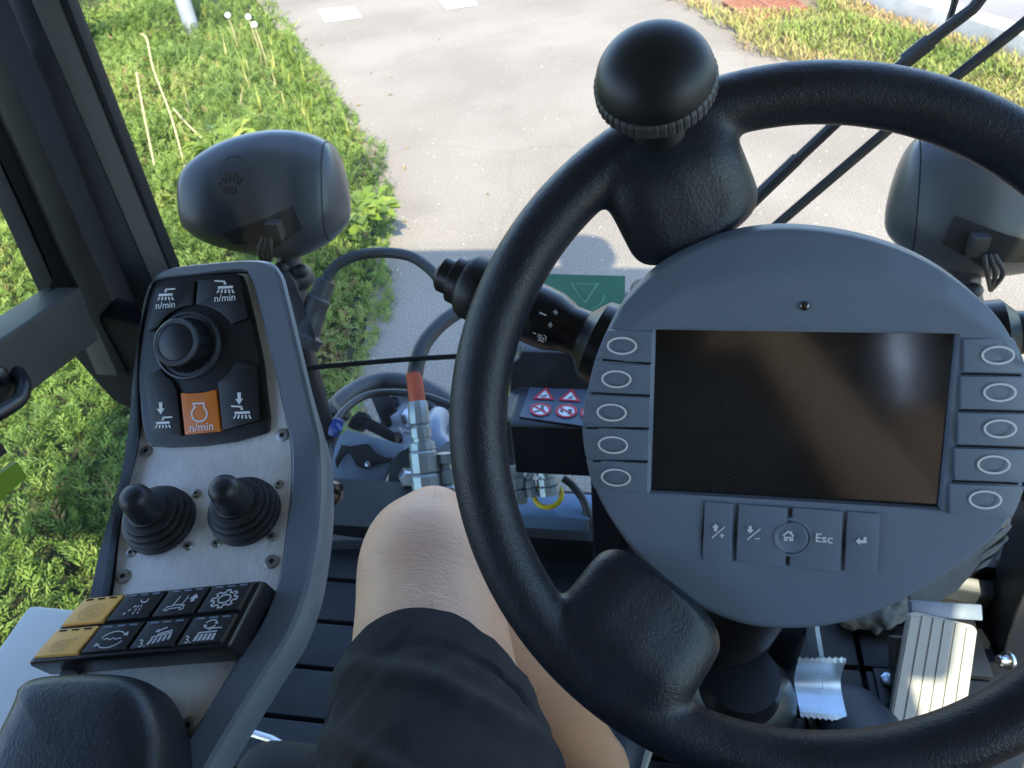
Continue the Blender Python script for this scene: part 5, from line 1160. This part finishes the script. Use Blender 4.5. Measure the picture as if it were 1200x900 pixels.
# shorts: cloth tubes round the thighs, draped with folds
def shorts_leg(name, hip, knee, t_hem_top, t_hem_low, side):
    ax = (knee-hip); L_ = ax.length; ax = ax.normalized(); up = (Vector((0, 0, 1)) - ax*ax.z).normalized(); sd = ax.cross(up)  # sd points to +x side
    rings = []; NS, NR = 120, 120
    for i in range(NS+1):
        s = i/NS; ring = []
        for j in range(NR):
            a = 2*PI*j/NR; c, s_ = math.cos(a), math.sin(a)
            hem = t_hem_top + (t_hem_low-t_hem_top)*(.5-.5*s_)  - side*.020*c
            t = -.10 + (hem+.10)*s
            w = .106 - .034*sm(.25, .9, t); h = .094 - .027*sm(.25, .9, t)
            p = hip + ax*(L_*t)
            # folds run obliquely round the leg
            f = .0016*noise.noise(Vector((t*9 + a*.9*side, a*1.5, 3))) + .0015*(1-abs(noise.noise(Vector((t*26 + a*3*side, a*2.4, 7)))*2))
            def crease_(t0, w, am, lo, hi):
                d_ = t - t0; g = math.exp(-(d_/(w*(1.9 if d_ < 0 else .75)))**2); return am*g*sm(lo, lo+.5, s_ + .6*c*side)*(1-sm(hi, hi+.5, s_ + .6*c*side))
            wob = .012*noise.noise(Vector((a*1.7, 2, side*3)))
            fold = crease_(.735 - .07*c*side + wob, .012, .0030, -.6, 1.3) + crease_(.60 - .13*c*side + wob, .016, .0034, -.9, .8) + crease_(.50 - .03*c*side - wob, .014, .0026, -.2, 1.4) + crease_(.665 + .10*c*side, .010, .0020, -1.2, .2)
            hemd = (hem-t)*L_; hb = .0009*(1-sm(.027, .029, hemd)) - .0020*math.exp(-((hemd-.0285)/.0013)**2)
            k = f + fold + hb
            ring.append(p + sd*(c*(w+k)) + up*(s_*(h+k)))
        rings.append(ring)
    inner = [[p - (p-(hip+ax*((p-hip).dot(ax)))).normalized()*.0045 - ax*.001 for p in rings[-1]]]; inner.append([p - ax*.06 - (p-(hip+ax*((p-hip).dot(ax)))).normalized()*.003 for p in inner[0]])
    m = MB(); m.loft(rings+inner, cap0=True, cap1=False); return part(m, name, 'cloth', pe, smooth=60)
shorts_leg('shorts', HIPL + Vector((.0, 0, .0)), KN, .83, .60, 1)
shorts_leg('shorts', HR, KR, .72, .6, -1)
m = MB(); limb(m, [((.07, -.10, 1.07), .175, .085), ((.07, -.19, 1.14), .19, .125), ((.07, -.23, 1.24), .18, .125)], 40); part(m, 'shorts_waist', 'cloth', pe, smooth=60)
m = MB(); limb(m, [((.07, -.225, 1.20), .185, .128), ((.07, -.24, 1.32), .18, .122), ((.07, -.265, 1.44), .195, .125), ((.07, -.28, 1.53), .185, .11), ((.07, -.285, 1.575), .09, .075)], 40); part(m, 'shirt', mat('dark grey shirt', (.05, .05, .055), .85, bump=(700, .3, .0006, 2, 0)), pe, smooth=60)
m = MB(); m.ball((.07, -.268, 1.79), (.084, .10, .092), 32, 18); part(m, 'hair', mat('brown hair', (.05, .03, .018), .7, bump=(300, .6, .002, 2, 0)), pe, smooth=60)
# short leg hair on thigh sides and shin
m = MB(); rh = random.Random(5); vv = full.vertices; pol = [p for p in full.polygons if p.center.z < 1.20 and p.center.y > .10 and p.center.x < .02]
for i in range(240):
    p = rh.choice(pol); c = p.center; nn = p.normal
    if (nn.z > .75 and rh.random() < .8) : continue
    dwn = (Vector((rh.uniform(-.5, .5), .25, -.8)) - nn*nn.dot(Vector((0, .25, -.8)))).normalized(); d = (dwn + nn*.55).normalized()*rh.uniform(.005, .012); w_ = nn.cross(d).normalized()*.00010
    m.add([c - w_, c + w_, c + d*.6 + w_*.6 - nn*.0002, c + d], [(0, 1, 2, 3)])
hr = part(m, 'leg_hair', mat('brown body hair', (.07, .045, .03), .6), pe, smooth=0, recalc=False); hr['kind'] = 'stuff'
def shoe(toe, heel, name='shoe'):
    d = (toe-heel); L_ = d.length; d.normalize(); sd = d.cross(Vector((0, 0, 1))).normalized(); m = MB(); R = []
    for t, w, h in ((0, .012, .03), (.03, .028, .06), (.15, .036, .085), (.35, .038, .085), (.55, .044, .068), (.75, .050, .042), (.9, .044, .033), (.975, .027, .025), (1, .008, .018)):
        c = heel + d*(L_*t); R.append([c + sd*math.cos(a)*w + Vector((0, 0, .016+h*.5+h*.5*math.sin(a))) for a in [2*PI*j/28 for j in range(28)]])
    m.loft(R); s = part(m, name, 'shoe', pe, smooth=60)
    m = MB(); o = []
    for t, w in ((0, .012), (.03, .030), (.15, .039), (.35, .041), (.55, .048), (.75, .054), (.9, .049), (.975, .032), (1.012, .010)): o.append((heel + d*(L_*t), w))
    pts = [c + sd*w for c, w in o] + [c - sd*w for c, w in reversed(o)]
    m.slab([p + Vector((0, 0, .0)) for p in pts], (0, 0, 1), .022); part(m, 'sole', 'sole', s, bevel=.004, smooth=40)
shoe(onZ(972, 806, FZ+.02) - Vector((0, 0, .021)), Vector((.35, .32, FZ+.014)))
shoe(Vector((.0, .60, FZ+.014)), Vector((-.04, .35, FZ+.014)))
# ================================================================== GROUND
def sheet(name, pts, z, m, label, cat, kind='structure', sub=0):
    mb = MB(); mb.poly([Vector((x, y, z)) for x, y in pts]); o = solo(mb, name, m, label, cat, kind=kind, smooth=0, recalc=False)
    if o.data.polygons[0].normal.z < 0: o.data.flip_normals()
    return o
def asphalt(name, c1, c2):
    m = bpy.data.materials.new(name); m.use_nodes = True; nt = m.node_tree; N = nt.nodes; L = nt.links; b = N['Principled BSDF']
    b.inputs['Roughness'].default_value = .85; b.inputs['Specular IOR Level'].default_value = .3
    tc = N.new('ShaderNodeTexCoord')
    def nz(sc, det, a, bb):
        n = N.new('ShaderNodeTexNoise'); n.inputs['Scale'].default_value = sc; n.inputs['Detail'].default_value = det; L.new(tc.outputs['Object'], n.inputs['Vector'])
        r = N.new('ShaderNodeMapRange'); r.inputs[1].default_value = a; r.inputs[2].default_value = bb; L.new(n.outputs[0], r.inputs[0]); return r.outputs[0], n.outputs[0]
    def mix(f, c1, c2):
        x = N.new('ShaderNodeMix'); x.data_type = 'RGBA'; L.new(f, x.inputs[0])
        for k, c in ((6, c1), (7, c2)):
            if isinstance(c, tuple): x.inputs[k].default_value = (*c, 1)
            else: L.new(c, x.inputs[k])
        return x.outputs[2]
    big, _ = nz(1.1, 8, .38, .62); fine, fr = nz(130, 3, .38, .62)
    col = mix(big, c1, c2); dk = mix(fine, tuple(v*.62 for v in c1), tuple(v*1.28 for v in c2))
    x = N.new('ShaderNodeMix'); x.data_type = 'RGBA'; x.inputs[0].default_value = .42; L.new(col, x.inputs[6]); L.new(dk, x.inputs[7])
    vo = N.new('ShaderNodeTexVoronoi'); vo.inputs['Scale'].default_value = 42; L.new(tc.outputs['Object'], vo.inputs['Vector'])
    lt = N.new('ShaderNodeMath'); lt.operation = 'LESS_THAN'; lt.inputs[1].default_value = .16; L.new(vo.outputs['Distance'], lt.inputs[0])
    sp = N.new('ShaderNodeSeparateColor'); L.new(vo.outputs['Color'], sp.inputs[0]); gt = N.new('ShaderNodeMath'); gt.operation = 'GREATER_THAN'; gt.inputs[1].default_value = .93; L.new(sp.outputs[0], gt.inputs[0])
    mu = N.new('ShaderNodeMath'); mu.operation = 'MULTIPLY'; L.new(lt.outputs[0], mu.inputs[0]); L.new(gt.outputs[0], mu.inputs[1])
    wd = N.new('ShaderNodeTexNoise'); wd.inputs['Scale'].default_value = 1.4; wd.inputs['Detail'].default_value = 5; L.new(tc.outputs['Object'], wd.inputs['Vector'])
    wm_ = N.new('ShaderNodeMix'); wm_.data_type = 'VECTOR'; wm_.inputs[0].default_value = .35; L.new(tc.outputs['Object'], wm_.inputs[4]); L.new(wd.outputs['Color'], wm_.inputs[5])
    vc = N.new('ShaderNodeTexVoronoi'); vc.feature = 'DISTANCE_TO_EDGE'; vc.inputs['Scale'].default_value = .55; L.new(wm_.outputs[1], vc.inputs['Vector'])
    cl = N.new('ShaderNodeMapRange'); cl.inputs[1].default_value = 0; cl.inputs[2].default_value = .006; cl.inputs[3].default_value = .13; cl.inputs[4].default_value = 0; L.new(vc.outputs['Distance'], cl.inputs[0])
    st_, _ = nz(2.6, 6, .60, .80)
    stm = N.new('ShaderNodeMath'); stm.operation = 'MULTIPLY'; stm.inputs[1].default_value = .22; L.new(st_, stm.inputs[0])
    mxm = N.new('ShaderNodeMath'); mxm.operation = 'MAXIMUM'; L.new(cl.outputs[0], mxm.inputs[0]); L.new(stm.outputs[0], mxm.inputs[1])
    base_ = mix(mxm.outputs[0], x.outputs[2], (.06, .052, .042))
    f = mix(mu.outputs[0], base_, (.5, .48, .44)); L.new(f, b.inputs['Base Color'])
    bp = N.new('ShaderNodeBump'); bp.inputs['Strength'].default_value = .7; bp.inputs['Distance'].default_value = .006; L.new(fr, bp.inputs['Height']); L.new(bp.outputs[0], b.inputs['Normal'])
    return m
soil = mat('dark garden soil', (.05, .04, .025), .95, bump=(14, .8, .03, 4, 0), var=.4, vscale=5)
sheet('ground', [(-80, -60), (80, -60), (80, 120), (-80, 120)], 0, soil, 'dark soil ground under the planting all around', 'ground')
asp = asphalt('worn light asphalt', (.17, .147, .114), (.25, .222, .178)); asp2 = asphalt('grey road asphalt', (.19, .175, .165), (.25, .235, .22))
# left edge of the path, right edge of the path, kerb line (plan coordinates)
EDGE = [(-.80, -8), (-.86, 0), (-.93, 1.2), (-1.0, 1.98), (-1.10, 2.41), (-1.22, 3.02), (-1.52, 3.77), (-1.98, 4.53), (-3.60, 7.14), (-6.6, 12), (-12, 20)]
VER = [(4.2, -1.0), (2.9, 1.8), (2.0, 3.35), (1.45, 4.05), (1.01, 4.67), (.72, 5.05), (.56, 5.43), (.40, 5.95), (.19, 6.4), (-.3, 7.6), (-4, 15)]
sheet('path', [(x-.15, y) for x, y in EDGE] + [(8, 24), (14, 10), (14, -8)], .004, asp, 'worn light asphalt path ahead of the vehicle', 'path')
KD = Vector((.73, -1.42, 0)).normalized(); KN_ = Vector((KD.y*-1, KD.x, 0)); K0 = Vector((1.28, 6.18, 0))   # KN_ points away to the road
def KPt(s, d, z=0): p = K0 + KD*s + KN_*d; return Vector((p.x, p.y, z))
sheet('road', [tuple(KPt(s, d))[:2] for s, d in ((-30, .16), (30, .16), (30, 9), (-30, 9))], .012, asp2, 'grey road surface beyond the white kerb', 'road')
kb_m = mat('pale granite kerb', (.46, .44, .40), .8, bump=(60, .5, .004, 4, 0), var=.15, vscale=6)
m = MB()
for i in range(-14, 14):
    a = KPt(i*1.0+.006, 0); b = KPt(i*1.0+.994, 0); m.box((a+b)/2 + KN_*.08 + Vector((0, 0, .06)), (.988, .15, .15), (KD, KN_, (0, 0, 1)))
solo(m, 'kerb', kb_m, 'row of pale granite kerb stones along the road', 'kerb', kind='structure', bevel=.012, bseg=3)
wm = mat('worn white road paint', (.78, .78, .76), .7, bump=(80, .3, .003, 3, 0), var=.06, vscale=20)
for nm, q in (('a', ((373, 11.5), (414, 8), (424, 20), (381, 26))), ('b', ((508, -7), (551, -9), (560, 5.5), (524, 11)))):
    p = [onZ(*k, .009) for k in q]; mb = MB(); mb.poly(p); o = solo(mb, 'road_marking', wm, 'white painted square on the path, ' + ('the one nearer the planting' if nm == 'a' else 'the one nearer the wheel knob'), 'road marking', 'white squares painted across the path', 'structure', smooth=0, recalc=False)
    if o.data.polygons[0].normal.z < 0: o.data.flip_normals()
# drain grates
def grate(q, label):
    p = [onZ(*k, .03) for k in q]; g = thing('drain_grate', label, 'drain grate', sum(p, Vector())/4 - Vector((0, 0, .03)), 'rusty drain grates')
    f = lambda a, b, h=0: p[0].lerp(p[1], a).lerp(p[3].lerp(p[2], a), b) + Vector((0, 0, h))
    m = MB(); m.slab([f(0, 0, -.03), f(1, 0, -.03), f(1, 1, -.03), f(0, 1, -.03)], (0, 0, 1), .012); part(m, 'pit', 'dark', g)
    m = MB()
    for a0, a1, b0, b1 in ((0, 1, 0, .1), (0, 1, .9, 1), (0, .06, .1, .9), (.94, 1, .1, .9), (.47, .53, .1, .9)): m.slab([f(a0, b0, -.02), f(a1, b0, -.02), f(a1, b1, -.02), f(a0, b1, -.02)], (0, 0, 1), .024)
    part(m, 'grate_frame', 'rust', g)
    m = MB()
    for i in range(9):
        b0 = .10 + i*.0889
        for a0, a1 in ((.06, .47), (.53, .94)): m.slab([f(a0, b0, -.02), f(a1, b0, -.02), f(a1, b0+.05, -.02), f(a0, b0+.05, -.02)], (0, 0, 1), .022)
    part(m, 'grate_bars', 'rust', g)
grate(((846, 2), (912, -18), (946, 8), (882, 26)), 'rusty brown drain grate in the grass edge beside the path')
grate(((1000, -6), (1040, -14), (1058, -1), (1020, 8)), 'rusty brown drain grate on the road beyond the kerb')
# ================================================================== PLANTING
def leafmat(name, cols, tr=.25):
    m = bpy.data.materials.new(name); m.use_nodes = True; nt = m.node_tree; N = nt.nodes; L = nt.links; b = N['Principled BSDF']; b.inputs['Roughness'].default_value = .55; b.inputs['Specular IOR Level'].default_value = .35
    at = N.new('ShaderNodeAttribute'); at.attribute_name = 'tone'; r = N.new('ShaderNodeValToRGB'); L.new(at.outputs['Fac'], r.inputs[0])
    e = r.color_ramp.elements
    while len(e) < len(cols): e.new(.5)
    for i, (p, c) in enumerate(cols): e[i].position = p; e[i].color = (*c, 1)
    L.new(r.outputs[0], b.inputs['Base Color'])
    tl = N.new('ShaderNodeBsdfTranslucent'); L.new(r.outputs[0], tl.inputs[0]); mx = N.new('ShaderNodeMixShader'); mx.inputs[0].default_value = tr
    L.new(b.outputs[0], mx.inputs[1]); L.new(tl.outputs[0], mx.inputs[2]); L.new(mx.outputs[0], N['Material Output'].inputs[0]); return m
class Leaves:
    def __init__(s): s.v = []; s.f = []; s.t = []
    def leaf(s, p, d, w, n, tone, bend=0.):
        """one narrow leaf: base p, tip p+d, half width vector w, kinked in the middle"""
        k = len(s.v); mid = p + d*.5 + n*bend
        s.v += [p, mid - w, p + d, mid + w]; s.f.append((k, k+1, k+2, k+3)); s.t += [tone]*4
    def build(s, name, m):
        me = bpy.data.meshes.new(name); me.from_pydata([tuple(q) for q in s.v], [], s.f); a = me.attributes.new('tone', 'FLOAT', 'POINT'); a.data.foreach_set('value', s.t); me.materials.append(m); return me
rnd = random.Random(3)
def edge_x(y):
    for (x0, y0), (x1, y1) in zip(EDGE, EDGE[1:]):
        if y <= y1: return x0 + (x1-x0)*(y-y0)/(y1-y0)
    return EDGE[-1][0]
def bed_h(x, y):
    d = edge_x(y) - x
    k = sm(-.05, .55, d)
    return k*(.20 + .14*noise.noise(Vector((x*1.0, y*1.0, 0))) + .10*noise.noise(Vector((x*2.7, y*2.7, 5))))
# mound under the foliage
m = MB(); rows = []
ys = [-1 + .25*i for i in range(60)]
for y in ys:
    ex = edge_x(y); rows.append([Vector((ex+.02-.2*k, y, max(.0, bed_h(ex+.02-.2*k, y)-.09) + .006)) for k in range(46)])
m.loft(rows, closed=False, cap0=False, cap1=False)
solo(m, 'planting_bed', mat('dark bed soil and twigs', (.035, .04, .015), .95, bump=(30, .8, .03, 4, 0), var=.5, vscale=8), 'low mounded planting bed under the juniper', 'planting bed', kind='structure', smooth=60)
JUN = leafmat('juniper foliage', [(0, (.02, .05, .014)), (.35, (.085, .15, .03)), (.7, (.19, .275, .055)), (.9, (.29, .33, .09)), (1, (.26, .17, .08))], .3)
lv = Leaves()
def spray(x, y, size, nl, dark):
    z = bed_h(x, y) + rnd.uniform(-.07, .04)
    if z < .01: z = .01
    az = rnd.uniform(0, 2*PI); el = rnd.uniform(.15, 1.1); st = Vector((math.cos(az)*math.cos(el), math.sin(az)*math.cos(el), math.sin(el)))
    sd = st.cross(Vector((0, 0, 1))).normalized(); up = sd.cross(st); base = Vector((x, y, z)) - st*size*.4
    tone0 = min(1, max(0, rnd.gauss(.50 + .38*noise.noise(Vector((x*1.3, y*1.3, 9))) + .18*noise.noise(Vector((x*6, y*6, 2))), .10)))
    if rnd.random() < .012: tone0 = 1.0
    for k in range(nl):
        t = (k+.5)/nl; p = base + st*(size*t); s_ = 1 if k % 2 else -1
        d = (st*.75 + sd*(s_*rnd.uniform(.3, .8)) + up*rnd.uniform(-.1, .5)).normalized()*(size*(.50-.22*t)*rnd.uniform(.8, 1.25))
        lv.leaf(p, d, up.cross(d).normalized()*(size*.062) if rnd.random() < .5 else sd*(size*.055), up, min(1, tone0 + rnd.uniform(-.08, .10) + .10*t), size*.04)
def scatter(n, y0, y1, d0, d1, size, nl):
    c = 0
    while c < n:
        y = rnd.uniform(y0, y1); d = d0 + (d1-d0)*rnd.random(); x = edge_x(y) - d + .10*noise.noise(Vector((y*2.3, 4, 0)))
        if d < .12 and rnd.random() < .45: continue
        r = math.hypot(x, y)
        spray(x, y, size*rnd.uniform(.7, 1.3), nl, 0); c += 1
scatter(27000, .2, 3.2, -.08, 2.4, .052, 9)
scatter(20000, 3.2, 6.0, -.10, 2.6, .062, 8)
scatter(7000, 6.0, 10, -.15, 3.5, .11, 6)
scatter(3500, -1.0, 9, 2.3, 6.5, .15, 6)
o = bpy.data.objects.new('ground_cover', lv.build('ground_cover', JUN)); COL.objects.link(o); tag(o, 'bright green juniper ground cover filling the bed left of the path', 'ground cover', kind='stuff')
# fallen bits of leaf along the path edges
lv = Leaves()
for i in range(55):
    y = rnd.uniform(1.6, 8); x = edge_x(y) + abs(rnd.gauss(0, .35)) if rnd.random() < .75 else rnd.uniform(edge_x(y), edge_x(y)+3.5)
    az = rnd.uniform(0, 2*PI); l_ = rnd.uniform(.012, .045); d = Vector((math.cos(az), math.sin(az), rnd.uniform(0, .25)))*l_
    lv.leaf(Vector((x, y, .007)), d, Vector((-math.sin(az), math.cos(az), .15))*l_*.22, Vector((0, 0, 1)), rnd.random(), l_*.15)
LIT = leafmat('fallen leaf bits', [(0, (.10, .06, .025)), (.5, (.28, .19, .07)), (1, (.16, .17, .05))], .1)
o = bpy.data.objects.new('leaf_litter', lv.build('leaf_litter', LIT)); COL.objects.link(o); tag(o, 'small fallen leaf bits scattered on the path edge', 'leaf litter', kind='stuff')
# taller weeds mixed into the bed edge
GR = leafmat('mixed weed leaves', [(0, (.06, .11, .02)), (.5, (.15, .23, .03)), (.8, (.30, .32, .06)), (1, (.40, .33, .14))], .35)
lv = Leaves()
for i in range(170):
    y = rnd.uniform(3.4, 7.5); d = abs(rnd.gauss(.25, .35)); x = edge_x(y)-d; z = bed_h(x, y); tone = rnd.random()
    for k in range(4):
        az = rnd.uniform(0, 2*PI); h = rnd.uniform(.08, .22); dd = Vector((math.cos(az)*.35, math.sin(az)*.35, 1))*h; lv.leaf(Vector((x, y, z-.03)), dd, Vector((-math.sin(az), math.cos(az), 0))*.004, Vector((math.cos(az), math.sin(az), 0)), tone, -h*.08)
o = bpy.data.objects.new('weeds', lv.build('weeds', GR)); COL.objects.link(o); tag(o, 'loose tall grass weeds growing along the bed edge', 'weeds', kind='stuff')
# broad leaved young plant at the far left, and one at the path edge
def leafy(name, px, py, n, size, hgt, label, tone):
    b0 = onZ(px, py, .12); L2 = Leaves()
    for i in range(n):
        az = rnd.uniform(0, 2*PI); r = rnd.uniform(.02, size); z = rnd.uniform(.1, hgt); p = Vector((b0.x + math.cos(az)*r*.5, b0.y + math.sin(az)*r*.5, .1+z)); d = Vector((math.cos(az), math.sin(az), rnd.uniform(-.3, .3)))*rnd.uniform(.05, .10)
        L2.leaf(p, d, Vector((-math.sin(az), math.cos(az), .2))*rnd.uniform(.016, .03), Vector((0, 0, 1)), min(1, max(0, rnd.gauss(tone, .12))), .012)
    for k in range(5):
        az = k*1.3; tp = Vector((b0.x+math.cos(az)*size*.4, b0.y+math.sin(az)*size*.4, hgt)); L2.leaf(Vector((b0.x, b0.y, .05)), tp-Vector((b0.x, b0.y, .05)), Vector((.004, .003, 0)), Vector((0, 0, 1)), .2)
    o = bpy.data.objects.new(name, L2.build(name, GR)); COL.objects.link(o); o.location = (0, 0, 0); return tag(o, label, 'plant')
leafy('leafy_shrub', 92, 60, 170, .42, .75, 'bright green broad leaved shrub beside the left pillar top', .55)
leafy('leafy_plant', 425, 268, 75, .24, .13, 'pale green leafy plant at the path edge beside the mirror', .5)
leafy('leafy_plant', 268, 200, 90, .30, .2, 'broad leaved weed in the juniper above the left mirror', .6)
# dry stalks
for pts, lb in ((((165, 40), (172, 46), (180, 82), (200, 135), (217, 196)), 'long bent dry stalk standing in the juniper, tallest of the dry stalks'), (((160, 85), (166, 120), (174, 160), (181, 194)), 'dry straw stalk left of the long bent stalk'), (((203, 127), (222, 148), (244, 169)), 'short slanting dry stalk between the long stalk and mirror')):
    n = len(pts); y0 = onZ(*pts[-1], .22); P = []
    for i, q in enumerate(pts):
        t = i/(n-1); d0_ = (y0-CAM).length/ray(*pts[-1]).length; P.append(onT(*q, d0_*(1 + .03*(1-t))))
    m = MB(); m.tube([tuple(p) for p in spline([tuple(p) for p in P], 5)], .0045, 6); solo(m, 'dry_stalk', 'straw', lb, 'stalk', 'dry stalks in the juniper')
for q, lb in (((267, 18), 'round white seed head nearest the pole'), ((291, 20), 'white seed head between two others near the path'), ((298, 29), 'white seed head lowest and nearest the path')):
    p = onZ(*q, .38); m = MB(); m.ball(p, .019, 14, 8); s = thing('seed_head', lb, 'seed head', Vector((p.x, p.y, .1)), 'white seed heads by the path'); part(m, 'fluff', 'fluff', s)
    m = MB(); m.tube([(p.x, p.y, p.z-.01), (p.x+.01, p.y, p.z-.18), (p.x, p.y, .1)], .004, 6); part(m, 'stem', 'straw', s)
# lamp pole in the bed
pb = onZ(225, 33, .18); pt = onT(200, -20, (pb-CAM).length/ray(225, 33).length*1.0)
m = MB(); dirp = Vector((0, 0, 1)); m.lathe(Vector((pb.x, pb.y, -.05)), dirp, [(.055, 0), (.055, .3), (.052, 4.0)], 24); solo(m, 'lamp_pole', 'pole', 'grey galvanised pole standing in the juniper bed', 'pole')
# grass verge between path and kerb
VERG = leafmat('dry verge grass', [(0, (.09, .15, .025)), (.4, (.19, .25, .045)), (.75, (.33, .31, .09)), (1, (.40, .28, .12))], .3)
def ver_x(y):
    for (x0, y0), (x1, y1) in zip(VER, VER[1:]):
        if y <= y1: return x0 + (x1-x0)*(y-y0)/(y1-y0)
    return VER[-1][0]
def kerb_x(y): return K0.x + KD.x*((y-K0.y)/KD.y)
sheet('verge', [(x, y) for x, y in VER] + [(kerb_x(15), 15), (kerb_x(-1), -1)], .008, mat('dry verge earth', (.17, .13, .07), .95, bump=(30, .8, .02, 4, 0), var=.3, vscale=7), 'dry earth verge between the path and the kerb', 'verge')
lv = Leaves(); c = 0
while c < 26000:
    y = rnd.uniform(2.5, 9); xa, xb = ver_x(y), kerb_x(y)
    if xb-xa < .05: continue
    x = rnd.uniform(xa-.10 - .10*noise.noise(Vector((y*3, 1, 8))), xb-.01)
    if .38 < x < 1.1 and 5.75 < y < 6.6 and y > 5.95 - .1*(x-.4): continue
    e = min(x-xa, (xb-x)*.8); gn = noise.noise(Vector((x*1.6, y*1.6, 3)))
    if e < .10 and rnd.random() < .35: continue
    tone = min(1, max(0, .52 + .55*gn + rnd.gauss(0, .14) + (.35 if e < .18 else 0)))
    az = rnd.uniform(0, 2*PI); h = rnd.uniform(.025, .075)*(1.3 if gn < 0 else .8); d = Vector((math.cos(az)*.8, math.sin(az)*.8, .8))*h
    lv.leaf(Vector((x, y, .015)), d, Vector((-math.sin(az), math.cos(az), 0))*rnd.uniform(.003, .006), Vector((0, 0, 1)), tone, h*.12); c += 1
o = bpy.data.objects.new('grass', lv.build('grass', VERG)); COL.objects.link(o); tag(o, 'patchy dry grass on the verge beside the kerb', 'grass', kind='stuff')
# ================================================================== LIGHT, SKY, CAMERA
w = bpy.data.worlds.new('World'); scn.world = w; w.use_nodes = True; nt = w.node_tree
sk = nt.nodes.new('ShaderNodeTexSky'); sk.sky_type = 'NISHITA'; sk.sun_disc = False
S_EL = math.radians(45); sdir = Vector((.25, -.79, 0)).normalized()   # horizontally towards the sun
sk.sun_elevation = S_EL; sk.sun_rotation = math.atan2(sdir.x, sdir.y); sk.altitude = 400; sk.air_density = 1.1; sk.dust_density = 1.2
tn = nt.nodes.new('ShaderNodeMix'); tn.data_type = 'RGBA'; tn.blend_type = 'MULTIPLY'; tn.inputs[0].default_value = 1; tn.inputs[7].default_value = (.92, .99, 1.12, 1)
nt.links.new(sk.outputs[0], tn.inputs[6]); nt.links.new(tn.outputs[2], nt.nodes['Background'].inputs[0]); nt.nodes['Background'].inputs[1].default_value = .15
sl = bpy.data.lights.new('sun', 'SUN'); sl.energy = 2.75; sl.angle = math.radians(.53); sl.color = (1, .87, .69); so = bpy.data.objects.new('sun', sl); COL.objects.link(so)
sv = Vector((sdir.x*math.cos(S_EL), sdir.y*math.cos(S_EL), math.sin(S_EL))); so.rotation_euler = sv.to_track_quat('Z', 'Y').to_euler(); so.location = sv*20
cam = bpy.data.cameras.new('camera'); co = bpy.data.objects.new('camera', cam); COL.objects.link(co); scn.camera = co
cam.sensor_fit = 'HORIZONTAL'; cam.sensor_width = 36; cam.lens = 36*F/1200; cam.clip_start = .01; cam.clip_end = 500
M = RM.to_4x4(); M.translation = CAM; co.matrix_world = M
cam.dof.use_dof = True; cam.dof.focus_distance = .48; cam.dof.aperture_fstop = 22
scn.view_settings.view_transform = 'Standard'; scn.view_settings.look = 'None'; scn.view_settings.exposure = 2.25; scn.view_settings.gamma = 1; scn.view_settings.use_curve_mapping = False
scn.render.engine = 'CYCLES'; scn.cycles.use_denoising = True; scn.cycles.max_bounces = 10; scn.cycles.transparent_max_bounces = 16; scn.cycles.diffuse_bounces = 4
scn.cycles.caustics_reflective = False; scn.cycles.caustics_refractive = False; scn.cycles.sample_clamp_indirect = 6
scn.render.resolution_x = 1024; scn.render.resolution_y = 768
